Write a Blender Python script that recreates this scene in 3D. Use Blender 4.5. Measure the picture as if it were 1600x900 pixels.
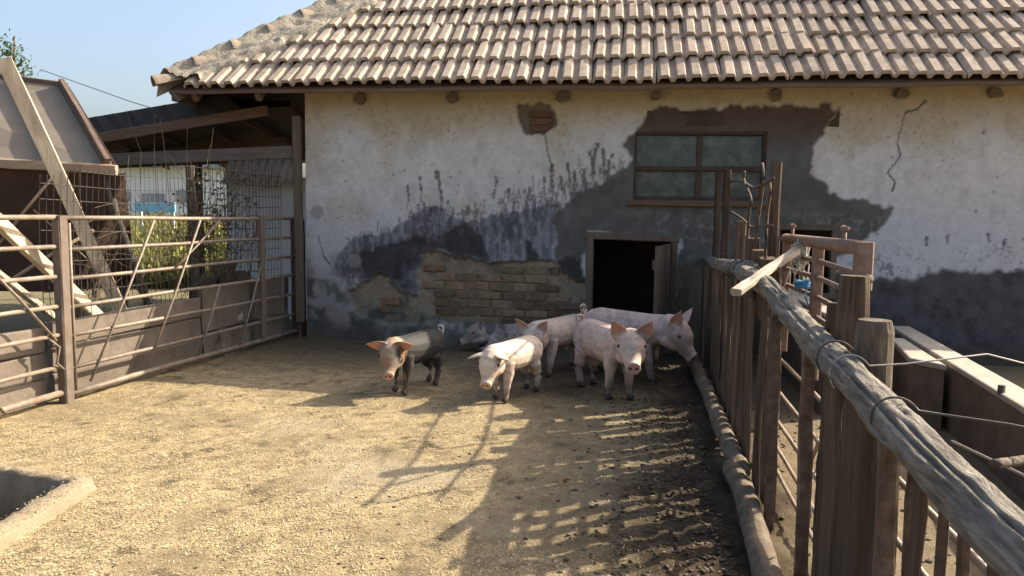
import bpy, bmesh, math, random
import numpy as np
from mathutils import Vector, Matrix

random.seed(7); RNG = np.random.default_rng(11)
R = math.radians
SC = bpy.context.scene
for o in list(bpy.data.objects): bpy.data.objects.remove(o)
COL = SC.collection

# ------------------------------------------------------------------ camera
cam_d = bpy.data.cameras.new('camera'); cam = bpy.data.objects.new('camera', cam_d); COL.objects.link(cam)
cam_d.sensor_width = 36; cam_d.lens = 36 * 1180 / 1600; cam_d.clip_start = .05; cam_d.clip_end = 3000
PITCH, ROLL = R(5.4), R(.85)
fw = Vector((0, math.cos(PITCH), -math.sin(PITCH))); u0 = Vector((0, math.sin(PITCH), math.cos(PITCH))); r0 = Vector((1, 0, 0))
rt = r0 * math.cos(ROLL) + u0 * math.sin(ROLL); up = u0 * math.cos(ROLL) - r0 * math.sin(ROLL)
cam.matrix_world = Matrix(((rt.x, up.x, -fw.x, 0), (rt.y, up.y, -fw.y, 0), (rt.z, up.z, -fw.z, 1.5), (0, 0, 0, 1)))
SC.camera = cam

# ------------------------------------------------------------------ light
SHIFT = Vector((-1.34, -0.545, -1.0))            # where the shadow of a point one metre up falls
sd = SHIFT.normalized()
sun_d = bpy.data.lights.new('sun', 'SUN'); sun = bpy.data.objects.new('sun', sun_d); COL.objects.link(sun)
sun_d.energy = 5.0; sun_d.angle = R(.5); sun_d.color = (1, .905, .73)
sun.rotation_mode = 'QUATERNION'; sun.rotation_quaternion = sd.to_track_quat('-Z', 'Y')
W = bpy.data.worlds.new('World'); SC.world = W; W.use_nodes = True
nt = W.node_tree; bg = nt.nodes['Background']; sky = nt.nodes.new('ShaderNodeTexSky'); sky.sky_type = 'NISHITA'
sky.sun_disc = False; sky.sun_elevation = math.asin(-sd.z); sky.sun_rotation = math.atan2(-sd.x, -sd.y)
sky.air_density = 1.0; sky.dust_density = 6.0; sky.ozone_density = 1.2; sky.altitude = 100
nt.links.new(sky.outputs[0], bg.inputs[0]); bg.inputs[1].default_value = .148
SC.view_settings.view_transform = 'Standard'; SC.view_settings.look = 'None'
SC.view_settings.exposure = 1.15; SC.view_settings.gamma = 1
SC.render.engine = 'CYCLES'

# ------------------------------------------------------------------ noise
def vnoise(x, y, s=0):
    xi = np.floor(x); yi = np.floor(y); fx = x - xi; fy = y - yi
    fx = fx * fx * (3 - 2 * fx); fy = fy * fy * (3 - 2 * fy)
    h = lambda a, b: np.modf(np.abs(np.sin(a * 127.1 + b * 311.7 + s * 74.7) * 43758.5453))[0]
    return (h(xi, yi) * (1 - fx) + h(xi + 1, yi) * fx) * (1 - fy) + (h(xi, yi + 1) * (1 - fx) + h(xi + 1, yi + 1) * fx) * fy
def fbm(x, y, s=0, o=4, g=.5):
    t = 0; a = 1; n = 0
    for i in range(o): t = t + a * vnoise(x * 2 ** i, y * 2 ** i, s + i * 3.1); n += a; a *= g
    return t / n
def blur(m, n=1):
    for _ in range(n):
        m = (m + np.roll(m, 1, 0) + np.roll(m, -1, 0) + np.roll(m, 1, 1) + np.roll(m, -1, 1)) / 5
    return m
def inpoly(x, y, P):
    c = np.zeros(x.shape, bool); j = len(P) - 1
    for i in range(len(P)):
        xi, yi = P[i]; xj, yj = P[j]
        if yi != yj: c ^= ((yi > y) != (yj > y)) & (x < (xj - xi) * (y - yi) / (yj - yi) + xi)
        j = i
    return c

# ------------------------------------------------------------------ materials
MATS = {}
def mat(name, cols, scale=8, rough=.85, bump=.3, bscale=40, stretch=(1, 1, 1), rand=0, attr=False, spec=.3, metal=0, dirt=None, dscale=1.5,
        sss=0, bdist=.01, amt=.5, coat=0, trans=0):
    m = bpy.data.materials.new(name); m.use_nodes = True; n = m.node_tree; L = n.links.new
    b = n.nodes['Principled BSDF']; N = n.nodes.new
    b.inputs['Roughness'].default_value = rough; b.inputs['Specular IOR Level'].default_value = spec; b.inputs['Metallic'].default_value = metal
    tc = N('ShaderNodeTexCoord'); mp = N('ShaderNodeMapping'); mp.inputs['Scale'].default_value = stretch; L(tc.outputs['Object'], mp.inputs[0])
    vec = mp.outputs[0]
    oi = N('ShaderNodeObjectInfo')
    if rand:
        ad = N('ShaderNodeVectorMath'); ad.operation = 'ADD'; sc = N('ShaderNodeVectorMath'); sc.operation = 'SCALE'
        cx = N('ShaderNodeCombineXYZ'); L(oi.outputs['Random'], cx.inputs[0]); L(oi.outputs['Random'], cx.inputs[1]); L(cx.outputs[0], sc.inputs[0]); sc.inputs['Scale'].default_value = 37
        L(vec, ad.inputs[0]); L(sc.outputs[0], ad.inputs[1]); vec = ad.outputs[0]
    no = N('ShaderNodeTexNoise'); no.inputs['Scale'].default_value = scale; no.inputs['Detail'].default_value = 6; no.inputs['Roughness'].default_value = .65; L(vec, no.inputs[0])
    cr = N('ShaderNodeValToRGB'); e = cr.color_ramp.elements
    k = len(cols)
    while len(e) < k: e.new(.5)
    for i, c in enumerate(cols): e[i].position = .28 + .44 * i / max(1, k - 1); e[i].color = (*c, 1)
    L(no.outputs[0], cr.inputs[0]); c = cr.outputs[0]
    if attr:
        at = N('ShaderNodeAttribute'); at.attribute_name = 'col'
        mx = N('ShaderNodeMix'); mx.data_type = 'RGBA'; mx.blend_type = 'MULTIPLY'; mx.inputs[0].default_value = 1
        L(at.outputs[0], mx.inputs[6]); L(c, mx.inputs[7]); c = mx.outputs[2]
    if dirt:
        n2 = N('ShaderNodeTexNoise'); n2.inputs['Scale'].default_value = dscale; n2.inputs['Detail'].default_value = 8; n2.inputs['Roughness'].default_value = .7; L(vec, n2.inputs[0])
        r2 = N('ShaderNodeMapRange'); r2.inputs[1].default_value = .45; r2.inputs[2].default_value = .7; r2.inputs[3].default_value = 0; r2.inputs[4].default_value = amt; L(n2.outputs[0], r2.inputs[0])
        mx = N('ShaderNodeMix'); mx.data_type = 'RGBA'; L(r2.outputs[0], mx.inputs[0]); L(c, mx.inputs[6]); mx.inputs[7].default_value = (*dirt, 1); c = mx.outputs[2]
    if rand:
        hs = N('ShaderNodeHueSaturation'); mr = N('ShaderNodeMapRange'); mr.inputs[3].default_value = 1 - rand; mr.inputs[4].default_value = 1 + rand
        L(oi.outputs['Random'], mr.inputs[0]); L(mr.outputs[0], hs.inputs['Value']); L(c, hs.inputs['Color']); c = hs.outputs[0]
    L(c, b.inputs['Base Color'])
    if sss:
        b.inputs['Subsurface Weight'].default_value = sss; b.inputs['Subsurface Radius'].default_value = (1, .35, .2); b.inputs['Subsurface Scale'].default_value = .02
    if bump:
        n3 = N('ShaderNodeTexNoise'); n3.inputs['Scale'].default_value = bscale; n3.inputs['Detail'].default_value = 5; n3.inputs['Roughness'].default_value = .7; L(vec, n3.inputs[0])
        bp = N('ShaderNodeBump'); bp.inputs['Strength'].default_value = bump; bp.inputs['Distance'].default_value = bdist; L(n3.outputs[0], bp.inputs['Height']); L(bp.outputs[0], b.inputs['Normal'])
    if trans:
        tr = N('ShaderNodeBsdfTranslucent'); L(c, tr.inputs[0]); ms = N('ShaderNodeMixShader'); ms.inputs[0].default_value = trans
        L(b.outputs[0], ms.inputs[1]); L(tr.outputs[0], ms.inputs[2]); L(ms.outputs[0], n.nodes['Material Output'].inputs[0])
    MATS[name] = m; return m
g = lambda v: (v, v, v)
mat('ground', [g(.53), g(.77), g(.92)], 70, .95, 1.0, 80, attr=True, spec=.1, bdist=.012)
mat('straw', [g(.67), g(.86)], 30, .8, 0, attr=True, spec=.25)
mat('clod', [(.04, .029, .019), (.085, .062, .04), (.15, .112, .07)], 14, .9, .8, 60, spec=.25)
mat('wall', [g(.73), g(.86), g(.95)], 18, .93, .45, 45, attr=True, spec=.15, bdist=.008)
mat('brick', [(.105, .066, .040), (.185, .125, .078), (.25, .185, .12)], 10, .95, .8, 40, rand=.34, spec=.1, dirt=(.175, .145, .10), dscale=5, amt=.8)
mat('vent_brick', [(.12, .065, .042), (.19, .105, .068)], 12, .95, .5, 50, rand=.2, spec=.1)
mat('tile', [(.31, .235, .172), (.42, .325, .245), (.50, .40, .31)], 9, .9, .5, 60, rand=.13, spec=.15, dirt=(.22, .175, .13), dscale=7, amt=.6)
mat('mortar', [(.24, .205, .155), (.34, .295, .23), (.40, .35, .28)], 7, .95, .9, 26, spec=.1, bdist=.03)
mat('cap', [(.22, .17, .13), (.33, .26, .195)], 8, .9, .4, 40, rand=.15, dirt=(.30, .27, .22), dscale=6)
mat('old_wood_v', [(.025, .016, .011), (.085, .058, .038), (.13, .092, .062), (.20, .148, .10)], 46, .85, 1.0, 70, (1, 1, .035), rand=.3, spec=.15, dirt=(.045, .033, .024), dscale=14, bdist=.012)
mat('old_wood_dark', [(.035, .022, .015), (.075, .048, .032), (.11, .075, .05)], 24, .85, .5, 50, (1, 1, .08), rand=.2, spec=.2)
mat('rafter_wood', [(.10, .06, .038), (.17, .105, .066)], 20, .85, .4, 50, (.1, 1, 1), rand=.15)
mat('grey_beam', [(.11, .085, .065), (.19, .15, .115)], 20, .85, .4, 50, (.1, 1, 1))
mat('door_wood', [(.095, .07, .05), (.17, .13, .095)], 26, .85, .5, 50, (1, 1, .06), rand=.12, dirt=(.05, .04, .032), dscale=3)
mat('window_wood', [(.045, .027, .018), (.09, .056, .037)], 26, .8, .4, 50, (.3, 1, .3), rand=.1, dirt=(.05, .035, .028), dscale=4)
mat('sill_wood', [(.09, .05, .028), (.16, .092, .05)], 20, .8, .4, 50, (.1, 1, 1))
mat('bark', [(.14, .12, .10), (.28, .25, .21), (.40, .36, .305)], 60, .95, 1.0, 90, (.16, 1, 1), spec=.08, dirt=(.06, .05, .04), dscale=26, amt=.7, bdist=.03)
mat('low_log', [(.07, .052, .036), (.145, .11, .076), (.21, .165, .115)], 14, .9, .9, 34, (1, .3, 1), dirt=(.06, .045, .03), dscale=3, bdist=.015)
mat('plank', [(.30, .24, .175), (.42, .345, .26), (.50, .42, .32)], 14, .8, .4, 50, (1, 1, .15), rand=.12, dirt=(.2, .16, .12), dscale=6)
mat('fresh_plank', [(.42, .335, .225), (.53, .43, .30)], 14, .8, .35, 50, (1, 1, .2), rand=.05, dirt=(.3, .22, .14), dscale=6)
mat('dark_pole', [(.045, .038, .034), (.10, .085, .07)], 14, .9, .6, 40, (1, 1, .2))
mat('pipe', [(.13, .105, .078), (.215, .175, .135), (.27, .225, .18)], 18, .6, .2, 60, spec=.4, metal=.15, rand=.08, dirt=(.16, .085, .05), dscale=7, amt=.7)
mat('post_steel', [(.11, .085, .066), (.18, .14, .11)], 12, .75, .3, 60, spec=.3, dirt=(.13, .075, .05), dscale=5)
mat('rust_bar', [(.055, .033, .022), (.105, .068, .046), (.17, .12, .085)], 20, .8, .4, 60, spec=.3, rand=.2)
mat('gate_pipe', [(.14, .085, .058), (.22, .14, .10), (.28, .19, .14)], 16, .7, .3, 60, spec=.35, rand=.1, dirt=(.14, .08, .055), dscale=6)
mat('slab', [(.105, .083, .064), (.17, .136, .105), (.215, .178, .14)], 8, .92, .6, 40, rand=.1, dirt=(.10, .075, .055), dscale=4, amt=.8, bdist=.01)
mat('concrete', [(.16, .125, .08), (.235, .185, .12), (.29, .23, .155)], 10, .92, .6, 40, dirt=(.18, .14, .10), dscale=5, amt=.7, bdist=.02)
mat('pen_concrete_lit', [(.27, .235, .19), (.36, .32, .265)], 10, .92, .5, 40, dirt=(.2, .165, .13), dscale=2.2)  # pale concrete copy for the tops, sunlight put into its colour
mat('pen_concrete_shaded', [(.09, .07, .052), (.15, .12, .09)], 8, .95, .6, 40, dirt=(.06, .046, .034), dscale=2.5)  # dark copy for the sides: their shade is in the colour, along with dirt
mat('hopper_sheet', [(.15, .128, .10), (.21, .18, .142)], 4, .7, .15, 20, dirt=(.2, .15, .115), dscale=1.5, spec=.3)
mat('hopper_rust', [(.045, .026, .02), (.08, .046, .034)], 5, .8, .3, 30, spec=.25, dirt=(.03, .02, .016), dscale=2)
mat('hopper_rib', [(.075, .05, .038), (.125, .088, .066)], 8, .75, .2, 30, spec=.3)
mat('hopper_rim', [(.26, .18, .125), (.36, .26, .185)], 8, .8, .3, 30)
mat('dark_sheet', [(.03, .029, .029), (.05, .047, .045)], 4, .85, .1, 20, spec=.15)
mat('white_wall', [(.70, .70, .70), (.80, .80, .80)], 4, .9, .3, 20, dirt=(.5, .49, .47), dscale=2)
mat('sacking', [(.45, .42, .37), (.60, .56, .50)], 10, .9, .5, 30)
mat('wire', [(.05, .042, .036), (.10, .085, .07)], 30, .6, 0, spec=.4, metal=.3)
mat('pale_wire', [(.30, .27, .23), (.42, .38, .33)], 30, .6, 0, spec=.4, metal=.2)
mat('vine', [(.06, .045, .03), (.13, .10, .065)], 20, .9, 0)
mat('vine_leaf', [(.035, .035, .02), (.09, .08, .04)], 20, .8, 0, rand=.2)
mat('blue_rope', [(.05, .22, .42), (.10, .38, .62)], 40, .7, .3, 90)
mat('pale_rope', [(.35, .34, .29), (.55, .53, .46)], 40, .8, .3, 90)
mat('weeds', [g(.8), g(1.1)], 3, .8, 0, attr=True, trans=.3)
mat('leaf', [(.035, .07, .018), (.07, .12, .035)], 3, .7, 0, trans=.3)
mat('trunk', [(.10, .08, .06), (.18, .15, .11)], 12, .9, .5, 30)
mat('far_white', [(.62, .63, .64), (.70, .71, .72)], 2, .9, 0)
mat('far_grey', [(.22, .23, .25), (.28, .29, .31)], 2, .8, 0)
mat('blue_panel', [(.12, .40, .62), (.2, .5, .72)], 2, .6, 0)
mat('stump', [(.05, .038, .028), (.13, .10, .074), (.21, .165, .12)], 22, .92, .9, 50, (1, 1, .3), rand=.2, bdist=.02)
mat('dark_room', [(.02, .017, .014), (.03, .026, .022)], 3, .95, 0)  # near-black: the shade of the unlit barn interior is put into the colour
mat('pig', [g(.74), g(.86), g(.93)], 22, .65, .6, 75, attr=True, spec=.25, sss=.2, bdist=.006)
mat('pig_eye', [(.012, .01, .009), (.02, .015, .013)], 3, .15, 0, spec=.6)
mat('pig_tail', [(.55, .39, .33), (.62, .46, .39)], 10, .6, 0, sss=.2)
mat('hoof', [(.045, .035, .028), (.09, .07, .052)], 20, .8, .3, 60)
m = mat('glass', [(.03, .036, .036), (.055, .064, .062), (.11, .115, .105)], 5, .14, .12, 5, spec=.5, dirt=(.2, .19, .16), dscale=9, amt=.5)
mat('stone', [(.28, .26, .22), (.40, .37, .32)], 8, .9, .5, 30, rand=.2)

# ------------------------------------------------------------------ mesh helpers
class MB:
    def __init__(s): s.v = []; s.f = []
    def add(s, vs, fs):
        k = len(s.v); s.v += [tuple(p) for p in vs]; s.f += [tuple(i + k for i in q) for q in fs]; return s
    def box(s, c, d, M=None):
        c = Vector(c); h = [x / 2 for x in d]; vs = []
        for x in (-1, 1):
            for y in (-1, 1):
                for z in (-1, 1):
                    p = Vector((x * h[0], y * h[1], z * h[2])); vs.append(c + (M @ p if M else p))
        return s.add(vs, [(0, 1, 3, 2), (4, 6, 7, 5), (0, 4, 5, 1), (2, 3, 7, 6), (0, 2, 6, 4), (1, 5, 7, 3)])
    def sweep(s, pts, profs, upv=(0, 0, 1), cap=True):
        pts = [Vector(p) for p in pts]; n = len(pts); upv = Vector(upv); vs = []; fs = []; m = len(profs[0])
        for i, p in enumerate(pts):
            t = (pts[min(i + 1, n - 1)] - pts[max(i - 1, 0)]).normalized()
            a = t.cross(upv)
            if a.length < .05: a = t.cross(Vector((1, 0, 0)))
            a.normalize(); b = a.cross(t)
            vs += [p + a * q[0] + b * q[1] for q in profs[i]]
        for i in range(n - 1):
            for j in range(m):
                k = (j + 1) % m; fs.append((i * m + j, i * m + k, (i + 1) * m + k, (i + 1) * m + j))
        if cap: fs.append(tuple(range(m))[::-1]); fs.append(tuple((n - 1) * m + j for j in range(m)))
        return s.add(vs, fs)
    def tube(s, pts, r, seg=8, jit=0, upv=(0, 0, 1)):
        n = len(pts); rr = r if isinstance(r, (list, tuple)) else [r] * n; pr = []
        for i in range(n):
            pr.append([(rr[i] * math.cos(2 * math.pi * j / seg) * (1 + random.uniform(-jit, jit)), rr[i] * math.sin(2 * math.pi * j / seg) * (1 + random.uniform(-jit, jit))) for j in range(seg)])
        return s.sweep(pts, pr, upv)
    def plank(s, p0, p1, w, h, n=6, jit=.0, upv=(0, 0, 1), ch=.12, wob=0, ends=0):
        p0 = Vector(p0); p1 = Vector(p1); pts = []; pr = []
        for i in range(n + 1):
            t = i / n; p = p0.lerp(p1, t) + Vector((random.uniform(-1, 1), random.uniform(-1, 1), 0)) * wob; pts.append(p)
            c = min(w, h) * ch; a = w / 2; b = h / 2
            q = [(a - c, -b), (a, -b + c), (a, b - c), (a - c, b), (-a + c, b), (-a, b - c), (-a, -b + c), (-a + c, -b)]
            pr.append([(x + random.uniform(-jit, jit), y + random.uniform(-jit, jit)) for x, y in q])
        return s.sweep(pts, pr, upv)
    def build(s, name, m, parent=None, smooth=False):
        me = bpy.data.meshes.new(name); me.from_pydata(s.v, [], s.f); me.update()
        return link(name, me, m, parent, smooth)
def link(name, me, m, parent=None, smooth=False):
    if m is not None and not me.materials: me.materials.append(MATS[m] if isinstance(m, str) else m)
    if smooth: me.polygons.foreach_set('use_smooth', [True] * len(me.polygons))
    o = bpy.data.objects.new(name, me); COL.objects.link(o)
    if parent: o.parent = parent
    return o
def tag(o, label=None, cat=None, group=None, kind=None):
    if label: o['label'] = label
    if cat: o['category'] = cat
    if group: o['group'] = group
    if kind: o['kind'] = kind
    return o
def thing(name, label, cat, loc=(0, 0, 0), rz=0, group=None):
    o = bpy.data.objects.new(name, None); COL.objects.link(o); o.location = loc; o.rotation_euler = (0, 0, rz); o.empty_display_size = .1
    return tag(o, label, cat, group)
def npmesh(name, V, F, col=None):
    me = bpy.data.meshes.new(name); V = np.asarray(V, np.float32); F = np.asarray(F, np.int32); k = F.shape[1]
    me.vertices.add(len(V)); me.vertices.foreach_set('co', V.ravel())
    me.loops.add(F.size); me.loops.foreach_set('vertex_index', F.ravel())
    me.polygons.add(len(F)); me.polygons.foreach_set('loop_start', np.arange(0, F.size, k, dtype=np.int32)); me.polygons.foreach_set('loop_total', np.full(len(F), k, np.int32))
    me.update(calc_edges=True)
    if col is not None: setcol(me, col)
    return me
def setcol(me, col):
    a = me.color_attributes.new('col', 'FLOAT_COLOR', 'POINT'); c = np.ones((len(me.vertices), 4), np.float32); c[:, :3] = col; a.data.foreach_set('color', c.ravel())
def lerp3(a, b, t): return a * (1 - t[..., None]) + np.array(b) * t[..., None]
def smoothstep(a, b, x): t = np.clip((x - a) / (b - a), 0, 1); return t * t * (3 - 2 * t)

# ------------------------------------------------------------------ ground
def fence_x(Y): return 1.81 + .173 * (Y - 7.2)
TR_IN = [(-2.37, 3.93), (-3.45, 4.26), (-3.45, 2.3), (-2.42, 2.3)]
TR_OUT = [(-2.24, 3.97), (-3.6, 4.38), (-3.6, 2.15), (-2.27, 2.15)]
def groundz(X, Y):
    dist = fence_x(Y) - X
    man = smoothstep(.80, .10, np.abs(dist - .1) + .8 * (fbm(X * 1.5, Y * 1.5, 3) - .5)) * (Y < 8.6)
    z = .035 * (fbm(X * .8, Y * .8, 1) - .5) + .022 * (fbm(X * 5, Y * 5, 2) - .5)
    z = z + man * (.075 * (fbm(X * 6, Y * 6, 5) - .45) + .05 * (fbm(X * 15, Y * 15, 6) - .45))
    return z, man
def axis(a, b, st, far, gr=1.22):
    m = list(np.arange(a, b, st)); lo = []; d = st
    x = m[0]
    while x > -far: d *= gr; x -= d; lo.append(x)
    hi = []; d = st; x = m[-1]
    while x < far: d *= gr; x += d; hi.append(x)
    return np.array(lo[::-1] + m + hi)
xs = axis(-4.2, 3.2, .03, 900); ys = axis(.9, 9.3, .03, 900)
X, Y = np.meshgrid(xs, ys); Z, man = groundz(X, Y)
inside = inpoly(X, Y, [(-2.30, 4.0), (-3.52, 4.31), (-3.52, 2.2), (-2.34, 2.2)])
Z = np.where(inside, -.5, Z)
far = np.hypot(X, Y - 5); Z = Z * np.where(far > 25, 0, 1) 
n1 = fbm(X * 3, Y * 3, 8); n2 = fbm(X * 22, Y * 22, 9); n3 = fbm(X * .7, Y * .7, 12)
c = np.zeros(X.shape + (3,)) + np.array([.46, .355, .20])
c = c * (.55 + .8 * n2 + .25 * (n1 - .5))[..., None]
c = lerp3(c, (.24, .185, .112), smoothstep(.52, .70, fbm(X * 2.6, Y * 2.6, 14)) * .6)
c = lerp3(c, (.13, .10, .062), smoothstep(.66, .74, fbm(X * 9, Y * 9, 16)) * .75)
c = lerp3(c, (.50, .42, .29), smoothstep(.58, .75, fbm(X * 1.4 + 5, Y * 1.4, 15)) * .5)
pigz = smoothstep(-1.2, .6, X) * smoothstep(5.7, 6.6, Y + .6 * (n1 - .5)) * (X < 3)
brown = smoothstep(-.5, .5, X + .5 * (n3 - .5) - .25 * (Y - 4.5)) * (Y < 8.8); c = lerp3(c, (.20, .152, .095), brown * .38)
c = lerp3(c, (.085, .063, .041), np.clip(pigz * .9, 0, 1))  # brown floor around the pigs, with their shade painted into it
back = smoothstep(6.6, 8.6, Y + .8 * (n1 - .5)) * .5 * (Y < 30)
c = lerp3(c, (.12, .094, .062), np.clip(back * 1.7, 0, .85))  # shade toward the barn painted into the ground colour
mb = np.array([.075, .054, .034]) * (.55 + .9 * n2)[..., None]
t = man[..., None]; c = c * (1 - t) + mb * t
pen = smoothstep(.15, .4, X - fence_x(Y)) * (X < 12) * (Y < 9)
c = lerp3(c, (.235, .18, .115), pen * .85); c = c * (.85 + .3 * n2)[..., None]
out = smoothstep(-3.3, -3.8, X - .265 * (Y - 6.5))
c = lerp3(c, (.22, .19, .105), out * .8)
c = lerp3(c, (.24, .22, .11), smoothstep(14, 25, far))
ny, nx = X.shape; idx = np.arange(nx * ny).reshape(ny, nx)
F = np.stack([idx[:-1, :-1], idx[:-1, 1:], idx[1:, 1:], idx[1:, :-1]], -1).reshape(-1, 4)
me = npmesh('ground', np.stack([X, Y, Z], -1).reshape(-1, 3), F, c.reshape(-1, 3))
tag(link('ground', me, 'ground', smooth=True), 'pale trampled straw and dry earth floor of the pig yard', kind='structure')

# loose straw / chaff, lying on the yard (uncountable)
N = 150000
px = RNG.uniform(-3.7, 1.9, N * 2); py = 1.3 + 7.6 * RNG.random(N * 2) ** 1.35
keep = (px > -3.63 + .265 * (py - 5.26) + .05) & (px < fence_x(py) - .1) & ~inpoly(px, py, TR_IN)
gz, gm = groundz(px, py); onr = inpoly(px, py, [(x + .02 * (1 if x > -3 else -1), y + .01) for x, y in TR_OUT]); gz = np.where(onr, .062, gz); keep &= ~onr | (RNG.random(N * 2) < .25); keep &= RNG.random(N * 2) > gm * .93; keep &= RNG.random(N * 2) > .75 * smoothstep(-.8, .6, px) * smoothstep(5.7, 6.5, py); keep &= RNG.random(N * 2) > .2 * smoothstep(-.4, .5, px)
keep &= RNG.random(N * 2) > .8 * smoothstep(.5, .66, fbm(px * 2.6, py * 2.6, 14))
px = px[keep][:N]; py = py[keep][:N]; gz = gz[keep][:N]; N = len(px)
ln = RNG.uniform(.005, .014, N) * (1 + 1.8 * (RNG.random(N) > .97)); wd = RNG.uniform(.0010, .0024, N); an = RNG.uniform(0, 6.283, N); ti = RNG.normal(0, .2, N)
dx = np.cos(an) * np.cos(ti); dy = np.sin(an) * np.cos(ti); dz = np.abs(np.sin(ti)); qx = -np.sin(an); qy = np.cos(an); rl = RNG.normal(0, .3, N)
P = np.stack([px, py, gz + .004], -1); Dv = np.stack([dx, dy, dz], -1) * ln[:, None] / 2; Q = np.stack([qx * np.cos(rl), qy * np.cos(rl), np.sin(rl)], -1) * wd[:, None]
P[:, 2] += np.abs(Dv[:, 2])
V = np.stack([P - Dv - Q, P + Dv - Q, P + Dv + Q, P - Dv + Q], 1).reshape(-1, 3)
F = np.arange(N * 4).reshape(-1, 4)
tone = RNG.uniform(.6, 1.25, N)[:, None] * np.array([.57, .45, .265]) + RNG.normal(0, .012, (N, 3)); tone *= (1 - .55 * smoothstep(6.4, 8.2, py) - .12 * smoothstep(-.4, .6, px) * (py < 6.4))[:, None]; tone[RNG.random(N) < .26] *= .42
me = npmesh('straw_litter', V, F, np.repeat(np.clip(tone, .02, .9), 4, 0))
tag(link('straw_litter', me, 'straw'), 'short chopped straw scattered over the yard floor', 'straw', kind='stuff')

# manure clods along the right-hand fence (uncountable)
b = bmesh.new(); bmesh.ops.create_icosphere(b, subdivisions=1, radius=1); iv = np.array([v.co[:] for v in b.verts]); fi = np.array([[v.index for v in f_.verts] for f_ in b.faces]); b.free()
n = 0; VV = []; FF = []
while n < 4300:
    y = random.uniform(1.6, 8.2); d = abs(random.gauss(0, .34)); x = float(fence_x(y)) - .12 - d
    if n > 3300: y = 1.6 + 7 * random.random() ** 1.3; x = random.uniform(-3.1, 1.2)
    if n > 3300 and x < -2.1 and y < 4.5: continue
    if random.random() < .12: x = float(fence_x(y)) + random.uniform(.15, .9)
    r = random.uniform(.004, .013) * (1 if random.random() < .94 else 1.5) * (1 if n <= 3300 else .55); z = float(groundz(np.array([x]), np.array([y]))[0][0])
    s = iv * (1 + RNG.uniform(-.35, .35, (len(iv), 1))) * np.array([r * 1.5, r, r * .42]) @ np.array(Matrix.Rotation(random.uniform(0, 6), 3, 'Z')).T
    VV.append(s + np.array([x, y, z + r * .25])); FF.append(fi + n * len(iv)); n += 1
me = npmesh('manure_clods', np.concatenate(VV), np.concatenate(FF)); tag(link('manure_clods', me, 'clod'), 'dark manure clods along the foot of the timber fence', 'manure', kind='stuff')

# ------------------------------------------------------------------ barn
BO = (-2.470, 9.099, 0); BA = -math.atan(.15)
barn = thing('barn', 'long whitewashed barn with stained plaster and ribbed tile roof', 'barn', BO, BA)
ST = .0115; us = np.arange(0, 9.7, ST); ws = np.arange(-.12, 3.22, ST)
U, Wd = np.meshgrid(us, ws)
wu = U + .16 * (fbm(U * 4, Wd * 4, 21) - .5) + .08 * (fbm(U * 16, Wd * 16, 22) - .5); ww = Wd + .16 * (fbm(U * 4, Wd * 4, 23) - .5) + .08 * (fbm(U * 16, Wd * 16, 24) - .5) + .04 * (fbm(U * 30, Wd * 2, 25) - .5)
def zone(P, soft=2): return blur(inpoly(wu, ww, P).astype(float), soft)
ZB = zone([(3.74, 2.4), (4.01, 2.73), (5.98, 2.70), (5.80, 2.39), (5.78, 2.02), (5.97, 1.82), (6.31, 1.7), (6.6, 1.65), (6.46, 1.44), (6.23, 1.28), (6.07, 1.13), (6.02, .92), (6.06, -.2), (4.3, -.2), (4.37, 1.3), (3.34, 1.33), (3.33, .7), (3.09, .84), (2.97, 1.2), (2.94, 1.5), (3.21, 1.77), (3.71, 1.97), (3.85, 2.15)])
ZF = zone([(1.39, 1.06), (1.52, 1.08), (1.66, 1.01), (2.04, .98), (2.49, 1.03), (2.87, 1.0), (3.01, 1.04), (3.09, .84), (3.36, .77), (3.36, .14), (2.3, .12), (1.9, .22), (1.1, .22), (.64, .23), (.54, .62), (.88, .8), (1.13, .6), (1.39, .53)])
ZD = np.maximum.reduce([zone(p, 2) for p in ([(.62, 1.0), (.96, 1.15), (1.27, 1.25), (1.66, 1.22), (1.77, 1.07), (1.52, 1.08), (1.39, 1.06), (1.39, .53), (1.13, .6), (.96, .71), (.76, .82)], [(1.66, 1.25), (1.88, 1.41), (2.15, 1.26), (2.23, 1.03), (1.73, .99)], [(2.64, 1.24), (2.75, 1.16), (2.79, .98), (2.63, .99)], [(3.03, 1.02), (3.23, 1.06), (3.34, .99), (3.35, .74), (3.09, .78)])])
ZC = zone([(.32, .84), (.52, 1.19), (.96, 1.32), (1.27, 1.43), (1.46, 1.64), (1.65, 1.61), (1.85, 1.44), (2.19, 1.45), (2.48, 1.55), (3.0, 1.66), (3.01, .98), (1.73, .95), (.96, .71)], 4)
ZE = zone([(-.3, .68), (.32, .72), (.64, .40), (1.11, .34), (1.74, .27), (2.5, .16), (3.4, .15), (3.4, -.3), (-.3, -.3)], 8)
ZG = zone([(5.9, 1.0), (6.45, .91), (6.81, .90), (7.19, .95), (7.56, .97), (7.93, 1.02), (10, 1.0), (10, -.3), (5.9, -.3)], 4)
VENT = zone([(2.54, 2.75), (2.80, 2.78), (2.95, 2.68), (2.99, 2.50), (2.86, 2.43), (2.64, 2.42), (2.55, 2.55)], 1)
col = np.zeros(U.shape + (3,)) + np.array([.60, .575, .535])
nA = fbm(U * 2, Wd * 2, 31); nB = fbm(U * 9, Wd * 9, 32); nC = fbm(U * 42, Wd * 42, 33)
col *= (.88 + .24 * nB)[..., None]
col = lerp3(col, (.47, .365, .225), smoothstep(2.15, 2.75, Wd + .5 * (nA - .5)) * .85)
col = lerp3(col, (.46, .39, .29), smoothstep(.48, .78, nA) * .5)
col = lerp3(col, (.36, .31, .25), smoothstep(.56, .72, fbm(U * 7, Wd * 4, 36)) * .28)
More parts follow.
